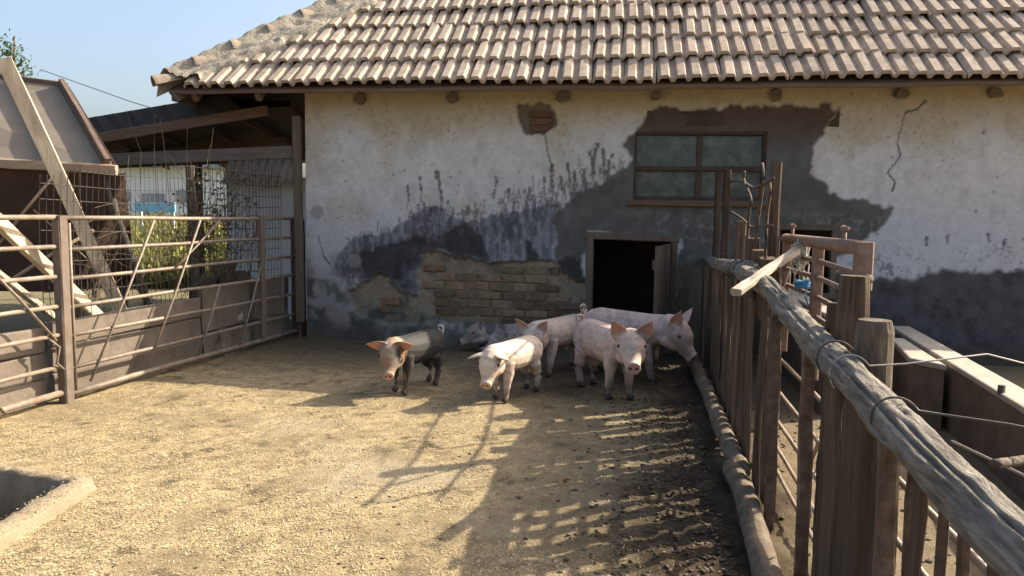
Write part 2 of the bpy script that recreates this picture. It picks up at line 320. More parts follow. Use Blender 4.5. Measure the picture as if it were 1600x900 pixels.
col = lerp3(col, (.50, .525, .56), smoothstep(1.9, 1.2, Wd + .6 * (nA - .5)) * .75)
lowleft = smoothstep(1.55, .7, Wd + .7 * (nA - .5)) * (U < 1.0)
col = lerp3(col, (.30, .29, .265), lowleft * .75)
# freckles
fre = smoothstep(.72, .80, nC) * smoothstep(.5, .75, nA + .12); col = lerp3(col, (.13, .115, .10), fre * .75)
mott = smoothstep(.40, .62, fbm(U * 26, Wd * 5, 41) + .25 * (nA - .5))
ZCs = blur(ZC, 14); strk = fbm(U * 30, Wd * 6, 43) * .6 + .4 * nB
cov = smoothstep(.42, .62, strk + .55 * (ZCs - .5)); col = lerp3(col, (.19, .197, .215), cov * np.clip(ZCs * 1.6, 0, 1) * .85)
col = lerp3(col, (.10, .102, .112), smoothstep(.55, .72, fbm(U * 22, Wd * 9, 44) + .25 * (ZCs - .6)) * np.clip(ZCs * 1.3, 0, 1) * .7)
lft = smoothstep(.45, .65, fbm(U * 6, Wd * 6, 45)) * (U < 1.1) * smoothstep(1.2, .8, Wd + .3 * (nA - .5)); col = lerp3(col, (.11, .115, .12), lft * .7)
lowb = smoothstep(1.45, 1.0, Wd) * (U > 5.9) * smoothstep(.52, .7, nC * .5 + nB * .5); col = lerp3(col, (.16, .17, .19), lowb * .8)
# drips and splashes of tar wash
DR = np.zeros(U.shape)
def drip(u, w, L, r, k=1.):
    j = int(u / ST); w1 = int((w + .12) / ST); w0 = int((w - L + .12) / ST); x = u
    for i in range(w1, max(w0, 0), -1):
        if i >= len(ws): continue
        x += random.uniform(-.007, .007) + (random.uniform(-.03, .03) if random.random() < .03 else 0); j = int(x / ST); h = r * random.uniform(.35, 1.1) * (.5 + .6 * (i - w0) / max(1, w1 - w0)); nn = max(0, int(round(h / ST)))
        for a in range(j - nn, j + nn + 1):
            if 0 <= a < len(us): DR[i, a] = max(DR[i, a], k)
SPN = 1.1 * (fbm(U * 32, Wd * 32, 50) - .5)
def splash(u, w, r):
    i0, i1 = max(0, int((w - 3 * r + .12) / ST)), int((w + 3 * r + .12) / ST) + 1; j0, j1 = max(0, int((u - 3 * r) / ST)), int((u + 3 * r) / ST) + 1; sl_ = (slice(i0, i1), slice(j0, j1))
    d = np.hypot(U[sl_] - u, (Wd[sl_] - w) * .9) / r + SPN[sl_]; DR[sl_] = np.maximum(DR[sl_], smoothstep(1., .7, d) * random.uniform(.5, 1))
for i in range(800):
    u = random.uniform(.45, 3.75); top = float(np.interp(u, [.4, 1, 1.5, 2, 2.6, 3.1, 3.75], [1.25, 1.5, 1.85, 1.75, 1.95, 2.15, 2.35]))
    drip(u, random.triangular(top - .75, top, top - .45), random.triangular(.03, .28, .07), random.choice([.004, .004, .004, .01, .012]), random.uniform(.35, 1))
for (u, w, L, r) in [(1.62, 2.0, .45, .012), (1.60, 2.02, .1, .02), (3.45, 2.33, .35, .02), (3.52, 2.28, .3, .014), (3.38, 2.25, .3, .012), (3.3, 2.05, .4, .014), (3.12, 2.12, .45, .01), (1.25, 1.85, .3, .008), (2.95, 2.1, .3, .01), (2.3, 1.95, .25, .01), (1.4, 1.95, .3, .008), (3.58, 2.15, .25, .016), (3.2, 2.0, .3, .016), (7.72, 1.35, .12, .01), (6.95, 1.36, .1, .012), (7.15, 1.38, .1, .01), (7.55, 1.4, .1, .01)]: drip(u, w, L, r)
for i in range(150):
    splash(random.uniform(.2, 3.6), random.uniform(1.75, 2.75), random.choice([.005, .005, .006, .008, .011, .015]))
for i in range(26): splash(random.uniform(6.2, 9), random.uniform(1.05, 2.6), random.choice([.007, .01, .014]))
col = lerp3(col, (.075, .07, .07), np.clip(DR * .55 + blur(DR, 1) * .55, 0, 1) * .8)
# cracks
for pts in ([(6.66, 2.66), (6.60, 2.35), (6.64, 2.2), (6.52, 2.03), (6.60, 1.93), (6.58, 1.83)], [(2.86, 2.42), (2.9, 2.2), (2.97, 2.02)], [(.15, 1.25), (.22, 1.0), (.3, .9)], [(6.66, 2.66), (6.78, 2.69), (6.85, 2.78)]):
    for (a, bb), (cc, dd) in zip(pts, pts[1:]):
        for t in np.linspace(0, 1, 60):
            i = int((bb + (dd - bb) * t + random.uniform(-.008, .008) + .12) / ST); j = int((a + (cc - a) * t + random.uniform(-.008, .008)) / ST); col[i, j] = col[i, j] * .62
cem = np.array([.118, .114, .102]) * (.7 + .6 * nB)[..., None]
cem = cem * (1 - (smoothstep(2.2, 2.6, ww) * .8)[..., None]) + np.array([.10, .062, .042]) * (smoothstep(2.2, 2.6, ww) * .8)[..., None]
veins = smoothstep(.035, .0, np.abs(fbm(U * 6, Wd * 6, 61) - .5)) * smoothstep(1.75, 1.4, Wd) * (U > 3.9); cem = lerp3(cem, (.26, .27, .25), veins * .6)
col = col * (1 - ZB[..., None]) + cem * ZB[..., None]
col = lerp3(col, (.045, .044, .045), ZD * (.6 + .5 * nB))
brk = np.array([.27, .22, .155]) * (.45 + .55 * nB + .5 * nC)[..., None]; ZFs = np.clip(ZF * .55 + blur(ZF, 9) * .6, 0, 1)[..., None]; brk = lerp3(brk, (.085, .08, .065), smoothstep(.48, .7, fbm(U * 3.5, Wd * 3.5, 47)) * .7); col = col * (1 - ZFs) + brk * ZFs
mz = smoothstep(.40, .58, fbm(U * 5, Wd * 5, 48) * .6 + .4 * nB); col = lerp3(col, (.075, .082, .07), np.clip(ZE * 1.2, 0, 1) * (.25 + .7 * mz))
col = lerp3(col, (.25, .225, .18), blur(ZE, 6) * smoothstep(.52, .66, fbm(U * 7 + 3, Wd * 7, 49)) * .6)
col = lerp3(col, (.048, .048, .05), ZG * (.85 + .15 * nB))
rc = zone([(4.42, 1.05), (6.0, 1.0), (6.0, -.2), (4.42, -.2)], 4); col = lerp3(col, (.12, .098, .07), rc * .7)
col = lerp3(col, (.20, .16, .12), VENT)
splash_low = smoothstep(.28, .02, Wd + .25 * (nB - .5)); col = lerp3(col, (.085, .072, .052), splash_low * .8)
for (u, w) in [(.14, 1.52), (.6, .95)]:
    d = np.hypot(U - u, Wd - w); ring = smoothstep(.1, .07, d + .04 * (nC - .5)); col = lerp3(col, (.27, .26, .24), ring * .7)
Hh = .030 + .018 * (fbm(U * 1.3, Wd * 1.3, 71) - .5) + .006 * (nB - .5) + .003 * (nC - .5)
Hh = Hh + .006 * ZB - .004 * ZD
Hh = Hh * (1 - ZF) + ZF * (-.020 + .014 * (nB - .5)); Hh -= VENT * .07
nw_, nu_ = U.shape; idx = np.arange(nu_ * nw_).reshape(nw_, nu_)
cu = U[:-1, :-1] + ST / 2; cw = Wd[:-1, :-1] + ST / 2
hole = ((cu > 3.39) & (cu < 4.34) & (cw < 1.29)) | ((cu > 3.85) & (cu < 5.27) & (cw > 1.71) & (cw < 2.46)) | ((cu > 5.43) & (cu < 6.0) & (cw > .7) & (cw < 1.42))
F = np.stack([idx[:-1, :-1], idx[:-1, 1:], idx[1:, 1:], idx[1:, :-1]], -1)[~hole]
wall = link('wall', npmesh('wall', np.stack([U, -Hh, Wd], -1).reshape(-1, 3), F, np.clip(col, .01, .9).reshape(-1, 3)), 'wall', barn, smooth=True)
mbx = MB(); mbx.box((.1, 2.55, 1.6), (.2, 5.0, 3.3)); mbx.box((9.6, 2.55, 1.6), (.2, 5.0, 3.3)); mbx.box((4.85, 5.05, 1.6), (9.7, .2, 3.3)); mbx.build('side_wall', 'white_wall', barn)
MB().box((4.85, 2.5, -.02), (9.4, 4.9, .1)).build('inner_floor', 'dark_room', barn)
MB().box((4.85, 1.6, 1.6), (9.2, .06, 3.3)).build('inner_partition', 'dark_room', barn)  # near-black backing, paints the openings as unlit

# bricks laid bare under the fallen plaster
def brick_mesh(L, h, d):
    b = MB(); b.box((0, 0, 0), (L, d, h)); me = bpy.data.meshes.new('brick'); me.from_pydata(b.v, [], b.f); bm = bmesh.new(); bm.from_mesh(me)
    bmesh.ops.bevel(bm, geom=bm.edges[:], offset=.008, segments=1, affect='EDGES')
    for v in bm.verts: v.co += Vector((random.uniform(-.011, .011), random.uniform(-.005, .005), random.uniform(-.007, .007)))
    bm.to_mesh(me); bm.free(); me.materials.append(MATS['brick']); return me
BM = [brick_mesh(.245, .082, .05), brick_mesh(.25, .08, .05), brick_mesh(.24, .084, .05), brick_mesh(.12, .08, .05)]
zf = lambda u, w: ZF[int(np.clip((w + .12) / ST, 0, nw_ - 1)), int(np.clip(u / ST, 0, nu_ - 1))]
for r in range(9):
    w = .17 + r * .102; u = .5 + (.13 if r % 2 else 0)
    while u < 3.34:
        half = random.random() < .14; L = .125 if half else .255
        if all(zf(u + L * a, w + e) > .75 for a in (.1, .5, .9) for e in (-.03, .03)) and random.random() < (.8 if u > 1.4 else .35):
            o = link('brick', BM[3] if half else random.choice(BM[:3]), None, wall); o.location = (u + L / 2, .021 + random.uniform(-.009, .007), w + random.uniform(-.004, .004)); o.rotation_euler = (random.uniform(-.03, .03), random.uniform(-.02, .02), random.uniform(-.03, .03))
        u += L + .014
vb = brick_mesh(.26, .075, .08); vb.materials[0] = MATS['vent_brick']
for (u, w, a) in [(2.79, 2.66, .05), (2.80, 2.58, -.05), (2.81, 2.50, .03)]:
    o = link('brick', vb, None, wall); o.location = (u, .045, w); o.rotation_euler = (0, a, .12)

# door
dr = bpy.data.objects.new('door', None); COL.objects.link(dr); dr.parent = barn
MB().plank((3.39, .0, -.05), (3.385, .0, 1.335), .085, .13, 6, .003, (0, 1, 0)).build('jamb', 'door_wood', dr)
MB().plank((4.325, .0, -.05), (4.325, .0, 1.335), .07, .13, 6, .003, (0, 1, 0)).build('jamb', 'door_wood', dr)
MB().plank((3.335, -.006, 1.30), (4.375, -.006, 1.285), .085, .12, 6, .003, (0, 1, 0)).build('lintel', 'door_wood', dr)
la = R(256); hx, hy = 4.27, -.05; LM = Matrix.Rotation(la, 3, 'Z')
leaf = lambda t: (hx + math.cos(la) * t, hy + math.sin(la) * t)
for k in range(4):
    x, y = leaf(.087 + k * .17); MB().box((x, y, .64 + random.uniform(-.01, .01)), (.162, .03, 1.16), LM).build('board', 'door_wood', dr)
for z in (.25, 1.02):
    x, y = leaf(.34); MB().box((x + math.cos(R(166)) * .032, y + math.sin(R(166)) * .032, z), (.62, .03, .1), LM).build('batten', 'door_wood', dr)
MB().plank((3.36, -.03, .01), (4.35, -.03, .015), .05, .16, 4, .004, (0, 1, 0)).build('threshold', 'door_wood', dr)
# window
wn = bpy.data.objects.new('window', None); COL.objects.link(wn); wn.parent = barn
fr = lambda p0, p1, w, d: MB().plank(p0, p1, w, d, 5, .003, (0, 1, 0)).build('frame', 'window_wood', wn)
fr((3.84, .03, 1.68), (3.84, .03, 2.50), .08, .1); fr((5.285, .03, 1.68), (5.285, .03, 2.50), .10, .1); fr((3.802, .027, 2.465), (5.333, .027, 2.455), .07, .1)
fr((4.565, .04, 1.72), (4.565, .04, 2.43), .06, .05); fr((3.885, .034, 2.055), (5.233, .034, 2.055), .05, .05); fr((3.882, .038, 1.725), (5.233, .038, 1.725), .05, .05)
MB().plank((3.78, -.02, 1.672), (5.36, -.02, 1.665), .055, .12, 6, .003, (0, 1, 0)).build('sill', 'sill_wood', wn)
MB().plank((3.98, -.005, 2.60), (6.0, -.005, 2.585), .17, .06, 8, .004, (0, 1, 0)).build('lintel', 'window_wood', wn)
MB().plank((5.40, .0, 1.72), (5.40, .0, 2.49), .09, .06, 5, .003, (0, 1, 0)).build('shutter_post', 'window_wood', wn)
for (a0, a1) in ((3.88, 4.535), (4.595, 5.235)):
    for (b0, b1) in ((1.75, 2.03), (2.08, 2.43)):
        o = MB().box(((a0 + a1) / 2, .055, (b0 + b1) / 2), (a1 - a0, .006, b1 - b0)).build('pane', 'glass', wn); 
# low hatch seen behind the pipe gate
ht = bpy.data.objects.new('hatch', None); COL.objects.link(ht); ht.parent = barn
for p0, p1 in (((5.42, 0, .68), (5.42, 0, 1.45)), ((6.02, 0, .68), (6.02, 0, 1.45)), ((5.38, -.004, 1.43), (6.06, -.004, 1.43)), ((5.38, -.004, .69), (6.06, -.004, .69))):
    MB().plank(p0, p1, .06, .1, 4, .003, (0, 1, 0)).build('frame', 'door_wood', ht)
# beam ends under the eave
for u in (.69, 1.78, 3.05, 4.07, 5.33, 6.59, 7.5, 8.7):
    w = random.uniform(.10, .15); h = random.uniform(.09, .13)
    MB().plank((u, .05, 2.845), (u + random.uniform(-.02, .02), -random.uniform(.06, .14), 2.835), w, h, 3, .014, ch=.3).build('beam_end', 'grey_beam', barn)

# roof
PR = R(40); ck, sk = math.cos(PR), math.sin(PR); EV, EW = -.42, 2.925
roof = bpy.data.objects.new('roof', None); COL.objects.link(roof); roof.parent = barn
hip = lambda v: -1.54 + (v + .40) * 1.06
tp = lambda u, v, dz=0: (u, v, EW - .03 + (v - EV) * math.tan(PR) + dz)
vr = 2.45
mb_ = MB(); A = [tp(-1.5, EV + .03), tp(9.75, EV + .03), tp(9.75, vr), tp(hip(vr), vr)]
mb_.add(A + [(x, y, z - .035) for x, y, z in A], [(0, 1, 2, 3), (7, 6, 5, 4), (0, 4, 5, 1), (1, 5, 6, 2), (2, 6, 7, 3), (3, 7, 4, 0)]); mb_.build('deck', 'old_wood_dark', roof)
mb_ = MB(); hz = tp(0, vr)[2]; A = [tp(-1.5, EV + .03), (hip(vr), vr, hz), (hip(vr), vr + .3, hz), (-1.5, 5.4, tp(0, EV + .03)[2])]
mb_.add(A + [(x, y, z - .03) for x, y, z in A], [(0, 1, 2, 3), (7, 6, 5, 4), (0, 4, 5, 1), (1, 5, 6, 2), (2, 6, 7, 3), (3, 7, 4, 0)]); mb_.build('hip_slope', 'old_wood_dark', roof)
mb_ = MB(); A = [(hip(vr), vr, hz), (9.75, vr, hz), (9.75, 5.4, EW), (-1.5, 5.4, EW)]
mb_.add(A + [(x, y, z - .03) for x, y, z in A], [(0, 1, 2, 3), (7, 6, 5, 4), (0, 4, 5, 1), (1, 5, 6, 2), (2, 6, 7, 3), (3, 7, 4, 0)]); mb_.build('rear_slope', 'tile', roof)
def fascia_pts(x0, x1, n): return [(x0 + (x1 - x0) * i / n, EV + .035, EW - .045 + random.uniform(-.007, .007)) for i in range(n + 1)]
q = lambda a, b: [(a, -b), (a, b), (-a, b), (-a, -b)]
MB().sweep(fascia_pts(-1.5, 9.7, 40), [q(.013, .021)] * 41).build('fascia', 'rafter_wood', roof)
for u in np.arange(-1.2, 9.7, .78):
    MB().plank((u, EV + .06 if u < -.1 else .1, EW - .11 if u < -.1 else tp(0, .1)[2] - .1), (u, .6, tp(0, .6)[2] - .1), .07, .09, 2, .003).build('rafter', 'rafter_wood', roof)
MB().plank((-1.46, EV + .05, EW - .10), (.35, 1.9, tp(0, 1.9)[2] - .14), .08, .13, 3, .003).build('hip_rafter', 'grey_beam', roof)
MB().plank((-1.49, EV + .08, EW - .07), (-1.49, 4.8, EW - .09), .03, .14, 3, .003).build('side_fascia', 'grey_beam', roof)
# ribbed roof tiles
TW = .335; EX = .43
def tile_mesh(seed):
    random.seed(seed); half = TW / 2 - .003; rib = .046; xs_ = []
    prof = [(-half, .004)]
    for c0 in (-TW / 4, TW / 4): prof += [(c0 - .072, .004), (c0 - .046, rib), (c0 + .030, rib + .003), (c0 + .058, .004)]
    prof += [(half, .008)]
    n = len(prof); Lg = .53; vs = []
    for (y, dz) in ((0, 0), (Lg, 0)):
        vs += [(x + random.uniform(-.003, .003), y + (random.uniform(-.006, .006) if y == 0 else 0), z + dz + random.uniform(-.002, .002)) for x, z in prof]
        vs += [(x, y, z - .036) for x, z in prof]
    fs = []
    for i in range(n - 1):
        fs += [(i, i + 1, 2 * n + i + 1, 2 * n + i), (n + i + 1, n + i, 3 * n + i, 3 * n + i + 1), (i + 1, i, n + i, n + i + 1)]
    fs += [(0, 2 * n, 3 * n, n), (n - 1, 2 * n - 1, 4 * n - 1, 3 * n - 1)]
    me = bpy.data.meshes.new('tile'); me.from_pydata(vs, [], fs); me.update(); me.materials.append(MATS['tile']); return me
TM = [tile_mesh(i) for i in range(6)]; random.seed(5); nt_ = 0
for k in range(8):
    v = EV + k * EX * ck - (.02 if k == 0 else 0); w0 = EW + (v - EV) * math.tan(PR) + .045; off = random.uniform(-.03, .03)
    u = 9.75 - .17 + off
    while u > hip(v + .15) + .10:
        o = link('tile', random.choice(TM), None, roof); o.location = (u + random.uniform(-.006, .006), v + random.uniform(-.016, .016) * (2.6 if random.random() < .14 else 1), w0 + random.uniform(-.003, .006) + .012 * math.sin(u * 1.3 + k))
        o.rotation_euler = (PR - R(5.6) + random.uniform(-.02, .02), random.uniform(-.03, .03), random.uniform(-.022, .022)); u -= TW; nt_ += 1
# mortar bedding along the hip and its cap tiles
nt2, ns2 = 110, 26; T_, S_ = np.meshgrid(np.linspace(0, 1, nt2), np.linspace(0, 1, ns2), indexing='ij')
vv = -.41 + T_ * 2.6; edge = .36 + .30 * fbm(T_ * 9, T_ * 0 + 2, 81) + .16 * (fbm(T_ * 30, T_ * 0, 82) - .5)
uu = hip(vv) - .10 + S_ * (edge + .10)
lump = .05 * fbm(T_ * 22, S_ * 5, 83) + .05 * fbm(T_ * 50, S_ * 11, 85)
hh = (.095 + lump * 1.2 + .085 * np.exp(-((S_ - .18) / .16) ** 2)) * np.clip(np.minimum(S_ / .06, (1 - S_) / .12), 0, 1) - .03
zz = EW + (np.maximum(vv, -.41) - EV) * math.tan(PR) + hh + np.minimum(0, (uu - hip(vv))) * math.tan(PR) * 1.0
idx = np.arange(nt2 * ns2).reshape(nt2, ns2)
F = np.stack([idx[:-1, :-1], idx[:-1, 1:], idx[1:, 1:], idx[1:, :-1]], -1).reshape(-1, 4)
mo = link('hip_mortar', npmesh('hip_mortar', np.stack([uu, vv, zz], -1).reshape(-1, 3), F[:, ::-1]), 'mortar', roof, smooth=True)
def cap_mesh():
    n = 10; L = .44; vs = []; fs = []
    for (y, r) in ((0, .108), (.03, .110), (L, .075)):
        for th in (0, .016):
            vs += [((r - th) * math.cos(math.pi * j / n), y, (r - th) * math.sin(math.pi * j / n) * 1.05) for j in range(n + 1)]
    m = n + 1
    for s in (0, 1):
        for i in range(2):
            for j in range(n):
                a0 = (2 * i + s) * m + j; b0 = (2 * i + 2 + s) * m + j; fs.append((a0, a0 + 1, b0 + 1, b0) if s == 0 else (b0, b0 + 1, a0 + 1, a0))
    for j in range(n): fs.append((j, m + j, m + j + 1, j + 1))
    me = bpy.data.meshes.new('cap_tile'); me.from_pydata(vs, [], fs); me.update(); me.materials.append(MATS['cap']); return me
CM = cap_mesh(); hd = Vector((1.06, 1, math.tan(PR))).normalized(); st = Vector((hip(-.41), -.41, EW + .045))
for k in range(7):
    o = link('cap_tile', CM, None, roof); p = st + hd * (k * .50 - .12); o.location = p + Vector((0, 0, .05 if k else .03)); o.rotation_mode = 'QUATERNION'
    yv = (hd + Vector((0, 0, -.30 if k else -.22))).normalized(); xv = yv.cross(Vector((0, 0, 1))).normalized(); zv = xv.cross(yv)
    o.rotation_quaternion = Matrix((xv, yv, zv)).transposed().to_quaternion()
MB().tube([(hip(vr) - .1, vr, hz + .02), (9.7, vr, hz + .02)], .13, 10).build('ridge', 'mortar', roof)

# ------------------------------------------------------------------ feed trough sunk in the yard
def ring(P, n, z, jit):
    out = []
    for i in range(4):
        a, b = Vector(P[i]), Vector(P[(i + 1) % 4])
        for j in range(n):
            p = a.lerp(b, j / n); out.append((p.x + random.uniform(-jit, jit), p.y + random.uniform(-jit, jit), z + random.uniform(-jit, jit)))
    return out
n = 34; rs = [ring([(x + (.03 if x > -3 else -.03), y) for x, y in TR_OUT], n, -.05, .012), ring(TR_OUT, n, .03, .010), ring([(x * .988 - .012 * 2.9, y * .988 + .012 * 3.3) for x, y in TR_OUT], n, .06, .008), ring([(x * 1.0 + .03, y + .015) for x, y in TR_IN], n, .06, .009), ring(TR_IN, n, .045, .006), ring(TR_IN, n, -.42, .003)]
vs = sum(rs, []); m4 = 4 * n; fs = []
for i in range(5):
    for j in range(m4): fs.append((i * m4 + j, (i + 1) * m4 + j, (i + 1) * m4 + (j + 1) % m4, i * m4 + (j + 1) % m4))
fs.append(tuple(5 * m4 + j for j in range(m4)))
tag(MB().add(vs, fs).build('feed_trough', 'concrete', smooth=True), 'sunken concrete feed trough with a raised worn rim at lower left', 'trough')

# ------------------------------------------------------------------ left fence: pipe rails in front of concrete slabs
lf = thing('pipe_fence', 'left yard fence of seven rusty pipe rails on steel posts', 'fence', (-3.63, 5.26, 0), math.atan2(.96672, .25582))
for zr, rr in zip((1.44, 1.205, .98, .755, .525, .275, .07), (.019, .017, .017, .017, .017, .017, .026)):
    pts = lambda a, b: [(a + (b - a) * t, 0, zr + (.02 * (t - .5) if zr < 1.3 else 0) + random.uniform(-.006, .006)) for t in np.linspace(0, 1, 6)]
    MB().tube(pts(-2.4, .545), rr, 8).build('rail', 'pipe', lf, True)
    MB().tube(pts(.60, 3.95), rr, 8).build('rail', 'pipe', lf, True)
MB().plank((.575, 0, -.25), (.575, 0, 1.455), .085, .085, 6, .002, (0, 1, 0)).build('post', 'post_steel', lf)
MB().plank((3.24, -.01, .1), (3.24, -.01, 1.46), .075, .06, 4, .002, (0, 1, 0)).build('post', 'post_steel', lf)
MB().plank((4.04, 0, -.2), (4.02, 0, 1.43), .17, .11, 6, .005, (0, 1, 0)).build('post', 'old_wood_dark', lf)
MB().tube([(.66, -.01, .02), (.655, -.01, 1.40)], .012, 6).build('hinge_rod', 'pipe', lf, True)
for a, b in [((2.5, 1.42), (1.80, .96)), ((1.57, 1.42), (.79, .12)), ((2.2, 1.42), (1.44, .13)), ((2.47, .75), (2.12, .1)), ((3.22, .95), (2.80, .1)), ((-.2, 1.25), (.48, .50)), ((-.25, .36), (.02, .05)), ((3.62, 1.44), (3.62, .1))]:
    MB().tube([(a[0], -.024, a[1]), ((a[0] + b[0]) / 2 + .015, -.026, (a[1] + b[1]) / 2), (b[0], -.024, b[1])], .0105, 6).build('brace_rod', 'pipe', lf, True)
MB().tube([(.42, -.02, .52), (.50, -.03, .45), (.47, -.03, .33), (.54, -.03, .26)], .009, 6).build('hook', 'pipe', lf, True)
sl = thing('slab_wall', 'low wall of stacked precast concrete boards behind left pipe rails', 'wall', (-3.63, 5.26, 0), math.atan2(.96672, .25582))
for a, b, o0, o1 in ((-2.4, .52, 0, 0), (.60, 2.38, .03, .05), (2.41, 4.02, .05, .08)):
    for k in range(3):
        h = .195 + (.03 if a > 2 else 0); z0 = -.02 + k * (h + .012)
        pts = [(a + (b - a) * t, .16 + .012 * (k % 2) + random.uniform(-.003, .003), z0 + h / 2 + o0 + (o1 - o0) * t + random.uniform(-.003, .003)) for t in np.linspace(0, 1, 7)]
        pr = [[(x + random.uniform(-.003, .003), y + random.uniform(-.005, .005)) for x, y in [(-.028, -h / 2), (-.02, -h / 2 - .002), (.02, -h / 2), (.028, -h / 2 + .01), (.028, h / 2 - .015), (.018, h / 2), (-.018, h / 2), (-.028, h / 2 - .012)]] for _ in pts]
        MB().sweep(pts, pr).build('board', 'slab', sl)

# ------------------------------------------------------------------ welded wire mesh with dry vines
MFm = Matrix.Translation((-3.63, 5.26, 0)) @ Matrix.Rotation(math.atan2(.96672, .25582), 4, 'Z')
wm = thing('wire_mesh_fence', 'tall welded wire mesh panel overgrown with dry vines', 'fence', (-3.63, 5.26, 0), math.atan2(.96672, .25582))
hw = MB(); vw = MB(); topz = lambda s: np.interp(s, [.7, 1.4, 2.7, 4.2], [1.78, 1.86, 1.97, 2.08])
wob = lambda s, z: .32 + .03 * math.sin(s * 2.2 + z)
s = .72
while s < 4.16:
    zt = float(topz(s)) + random.uniform(-.02, .04); vw.tube([(s + .02 * math.sin(z * 3 + s), wob(s, z), z) for z in np.linspace(.3, zt, 7)], .0034, 4); s += .062
for z in np.arange(.45, 2.05, .125):
    e = 4.16; a = .72 if z < 1.78 else float(np.interp(z, [1.78, 1.86, 1.97, 2.08], [.7, 1.4, 2.7, 4.1])); hw.tube([(t, wob(t, z) + .004, z + .012 * math.sin(t * 3)) for t in np.linspace(a, e, 12)], .0034, 4)
vw.build('upright_wires', 'wire', wm); hw.build('cross_wires', 'wire', wm)
MB().tube([(2.66, .42, 0), (2.68, .43, 1.1), (2.64, .42, 1.98)], [.06, .05, .045], 9, .08, (0, 1, 0)).build('post', 'dark_pole', wm)
vn = thing('dry_vine', 'leafless dry vine tangled over the wire mesh', 'vine', tuple(MFm @ Vector((2.6, .3, .05))), math.atan2(.96672, .25582))
stm = MB(); lv = MB()
for i in range(190):
    s0 = random.choice([random.gauss(2.7, .35), random.uniform(1.0, 4.1), random.gauss(3.0, .3)]) - 2.6; z = random.uniform(.4, 1.5); p = Vector((s0, random.uniform(-.04, .06), z)); d = Vector((random.uniform(-.7, .7), 0, random.uniform(.2, 1))).normalized(); pts = [p.copy()]
    for k in range(random.randint(5, 9)):
        d = (d + Vector((random.uniform(-.5, .5), random.uniform(-.12, .12), random.uniform(-.35, .3)))).normalized(); p = p + d * .085; p.y = min(max(p.y, -.07), .08); pts.append(p.copy())
    if max(q_.z for q_ in pts) > 2.2 or max(q_.x for q_ in pts) > 1.55: continue
    stm.tube(pts, [random.uniform(.003, .006) * (1 - .6 * k / len(pts)) for k in range(len(pts))], 4)
    if -.1 < s0 < .7 and pts[0].z > .9:
        for q_ in pts[1:]:
            for _ in range(random.choice([0, 0, 1, 2])):
                e = q_ + Vector((random.uniform(-.06, .06), random.uniform(-.05, .05), random.uniform(-.06, .05))); a = Vector((random.uniform(-1, 1), random.uniform(-1, 1), random.uniform(-1, 1))).normalized() * random.uniform(.012, .028); b = a.cross(Vector((random.random(), random.random(), random.random()))).normalized() * .014
                lv.add([e - a, e + b, e + a, e - b], [(0, 1, 2, 3)])
for k in range(5):   # tall bare twigs above the mesh
    x = random.uniform(-1.0, .6); stm.tube([(x, .05, 1.5), (x + random.uniform(-.05, .05), .05, 2.0), (x + random.uniform(-.15, .15), .05, 2.3 + .1 * random.random())], [.005, .004, .002], 4)
stm.build('stem', 'vine', vn); o = lv.build('dry_leaves', 'vine_leaf', vn); o['kind'] = 'stuff'

# ------------------------------------------------------------------ lean-to shed beside the barn
LO = Vector((-4.5, 10.2, 0))
ls = thing('lean_to_shed', 'open dark lean-to shed roof joined to the left of the barn', 'shed', LO)
lw = lambda *p: Vector(p) - LO
fa0, fa1 = lw(-5.95, 9.55, 2.53), lw(-3.55, 9.45, 2.94); fb0, fb1 = lw(-5.80, 9.42, 2.31), lw(-3.3, 9.36, 2.74); k0, k1 = lw(-7.4, 13.2, 2.30), lw(-2.9, 13.2, 2.38); f1r = lw(-2.75, 9.40, 2.80)
mb_ = MB(); n = 22; vs = []
for i in range(n + 1):
    t = i / n; zc = .012 * (1 if i % 2 else -1); p = fa0.lerp(fa1, t); q_ = fb0.lerp(fb1, t); vs += [p + Vector((0, -zc, 0)), q_ + Vector((0, -zc, 0))]
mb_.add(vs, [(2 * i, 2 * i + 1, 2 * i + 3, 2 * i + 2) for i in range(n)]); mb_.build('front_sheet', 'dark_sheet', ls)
MB().add([fa0, fa1, f1r + Vector((0, 0, .1)), k1 + Vector((0, 0, .15)), k0 + Vector((0, 0, .15)), fb0 + Vector((0, .06, .02)), fb1 + Vector((0, .06, .02)), f1r, k1, k0], [(0, 1, 2, 3, 4), (9, 8, 7, 6, 5), (2, 7, 8, 3), (3, 8, 9, 4), (4, 9, 5, 0)]).build('roof_deck', 'old_wood_dark', ls)
MB().plank(fb0 + Vector((0, -.02, -.05)), lw(-3.0, 9.34, 2.74), .05, .12, 6, .004).build('front_beam', 'rafter_wood', ls)
MB().plank(lw(-5.6, 9.55, 2.10), lw(-2.66, 9.20, 2.235), .06, .15, 6, .004).build('tie_beam', 'grey_beam', ls)
for t in (.1, .32, .55, .78, .97):
    MB().plank(fb0.lerp(fb1, t) + Vector((0, .12, -.06)), k0.lerp(k1, t) - Vector((0, 0, .06)), .06, .1, 2, .003).build('rafter', 'old_wood_dark', ls)
for t in (.3, .62):
    MB().plank(fb0.lerp(k0, t) - Vector((0, 0, .14)), fb1.lerp(k1, t) - Vector((0, 0, .14)), .07, .1, 2, .003).build('purlin', 'rafter_wood', ls)
MB().plank(lw(-2.555, 9.06, .2), lw(-2.57, 9.06, 2.64), .09, .10, 6, .004, (0, 1, 0)).build('post', 'door_wood', ls)
MB().plank(lw(-4.05, 9.75, 0), lw(-4.05, 9.75, 2.11), .11, .11, 4, .004, (0, 1, 0)).build('post', 'old_wood_dark', ls)
MB().plank(lw(-7.2, 13.0, 0), lw(-7.2, 13.0, 2.3), .1, .1, 4, .004, (0, 1, 0)).build('post', 'old_wood_dark', ls)
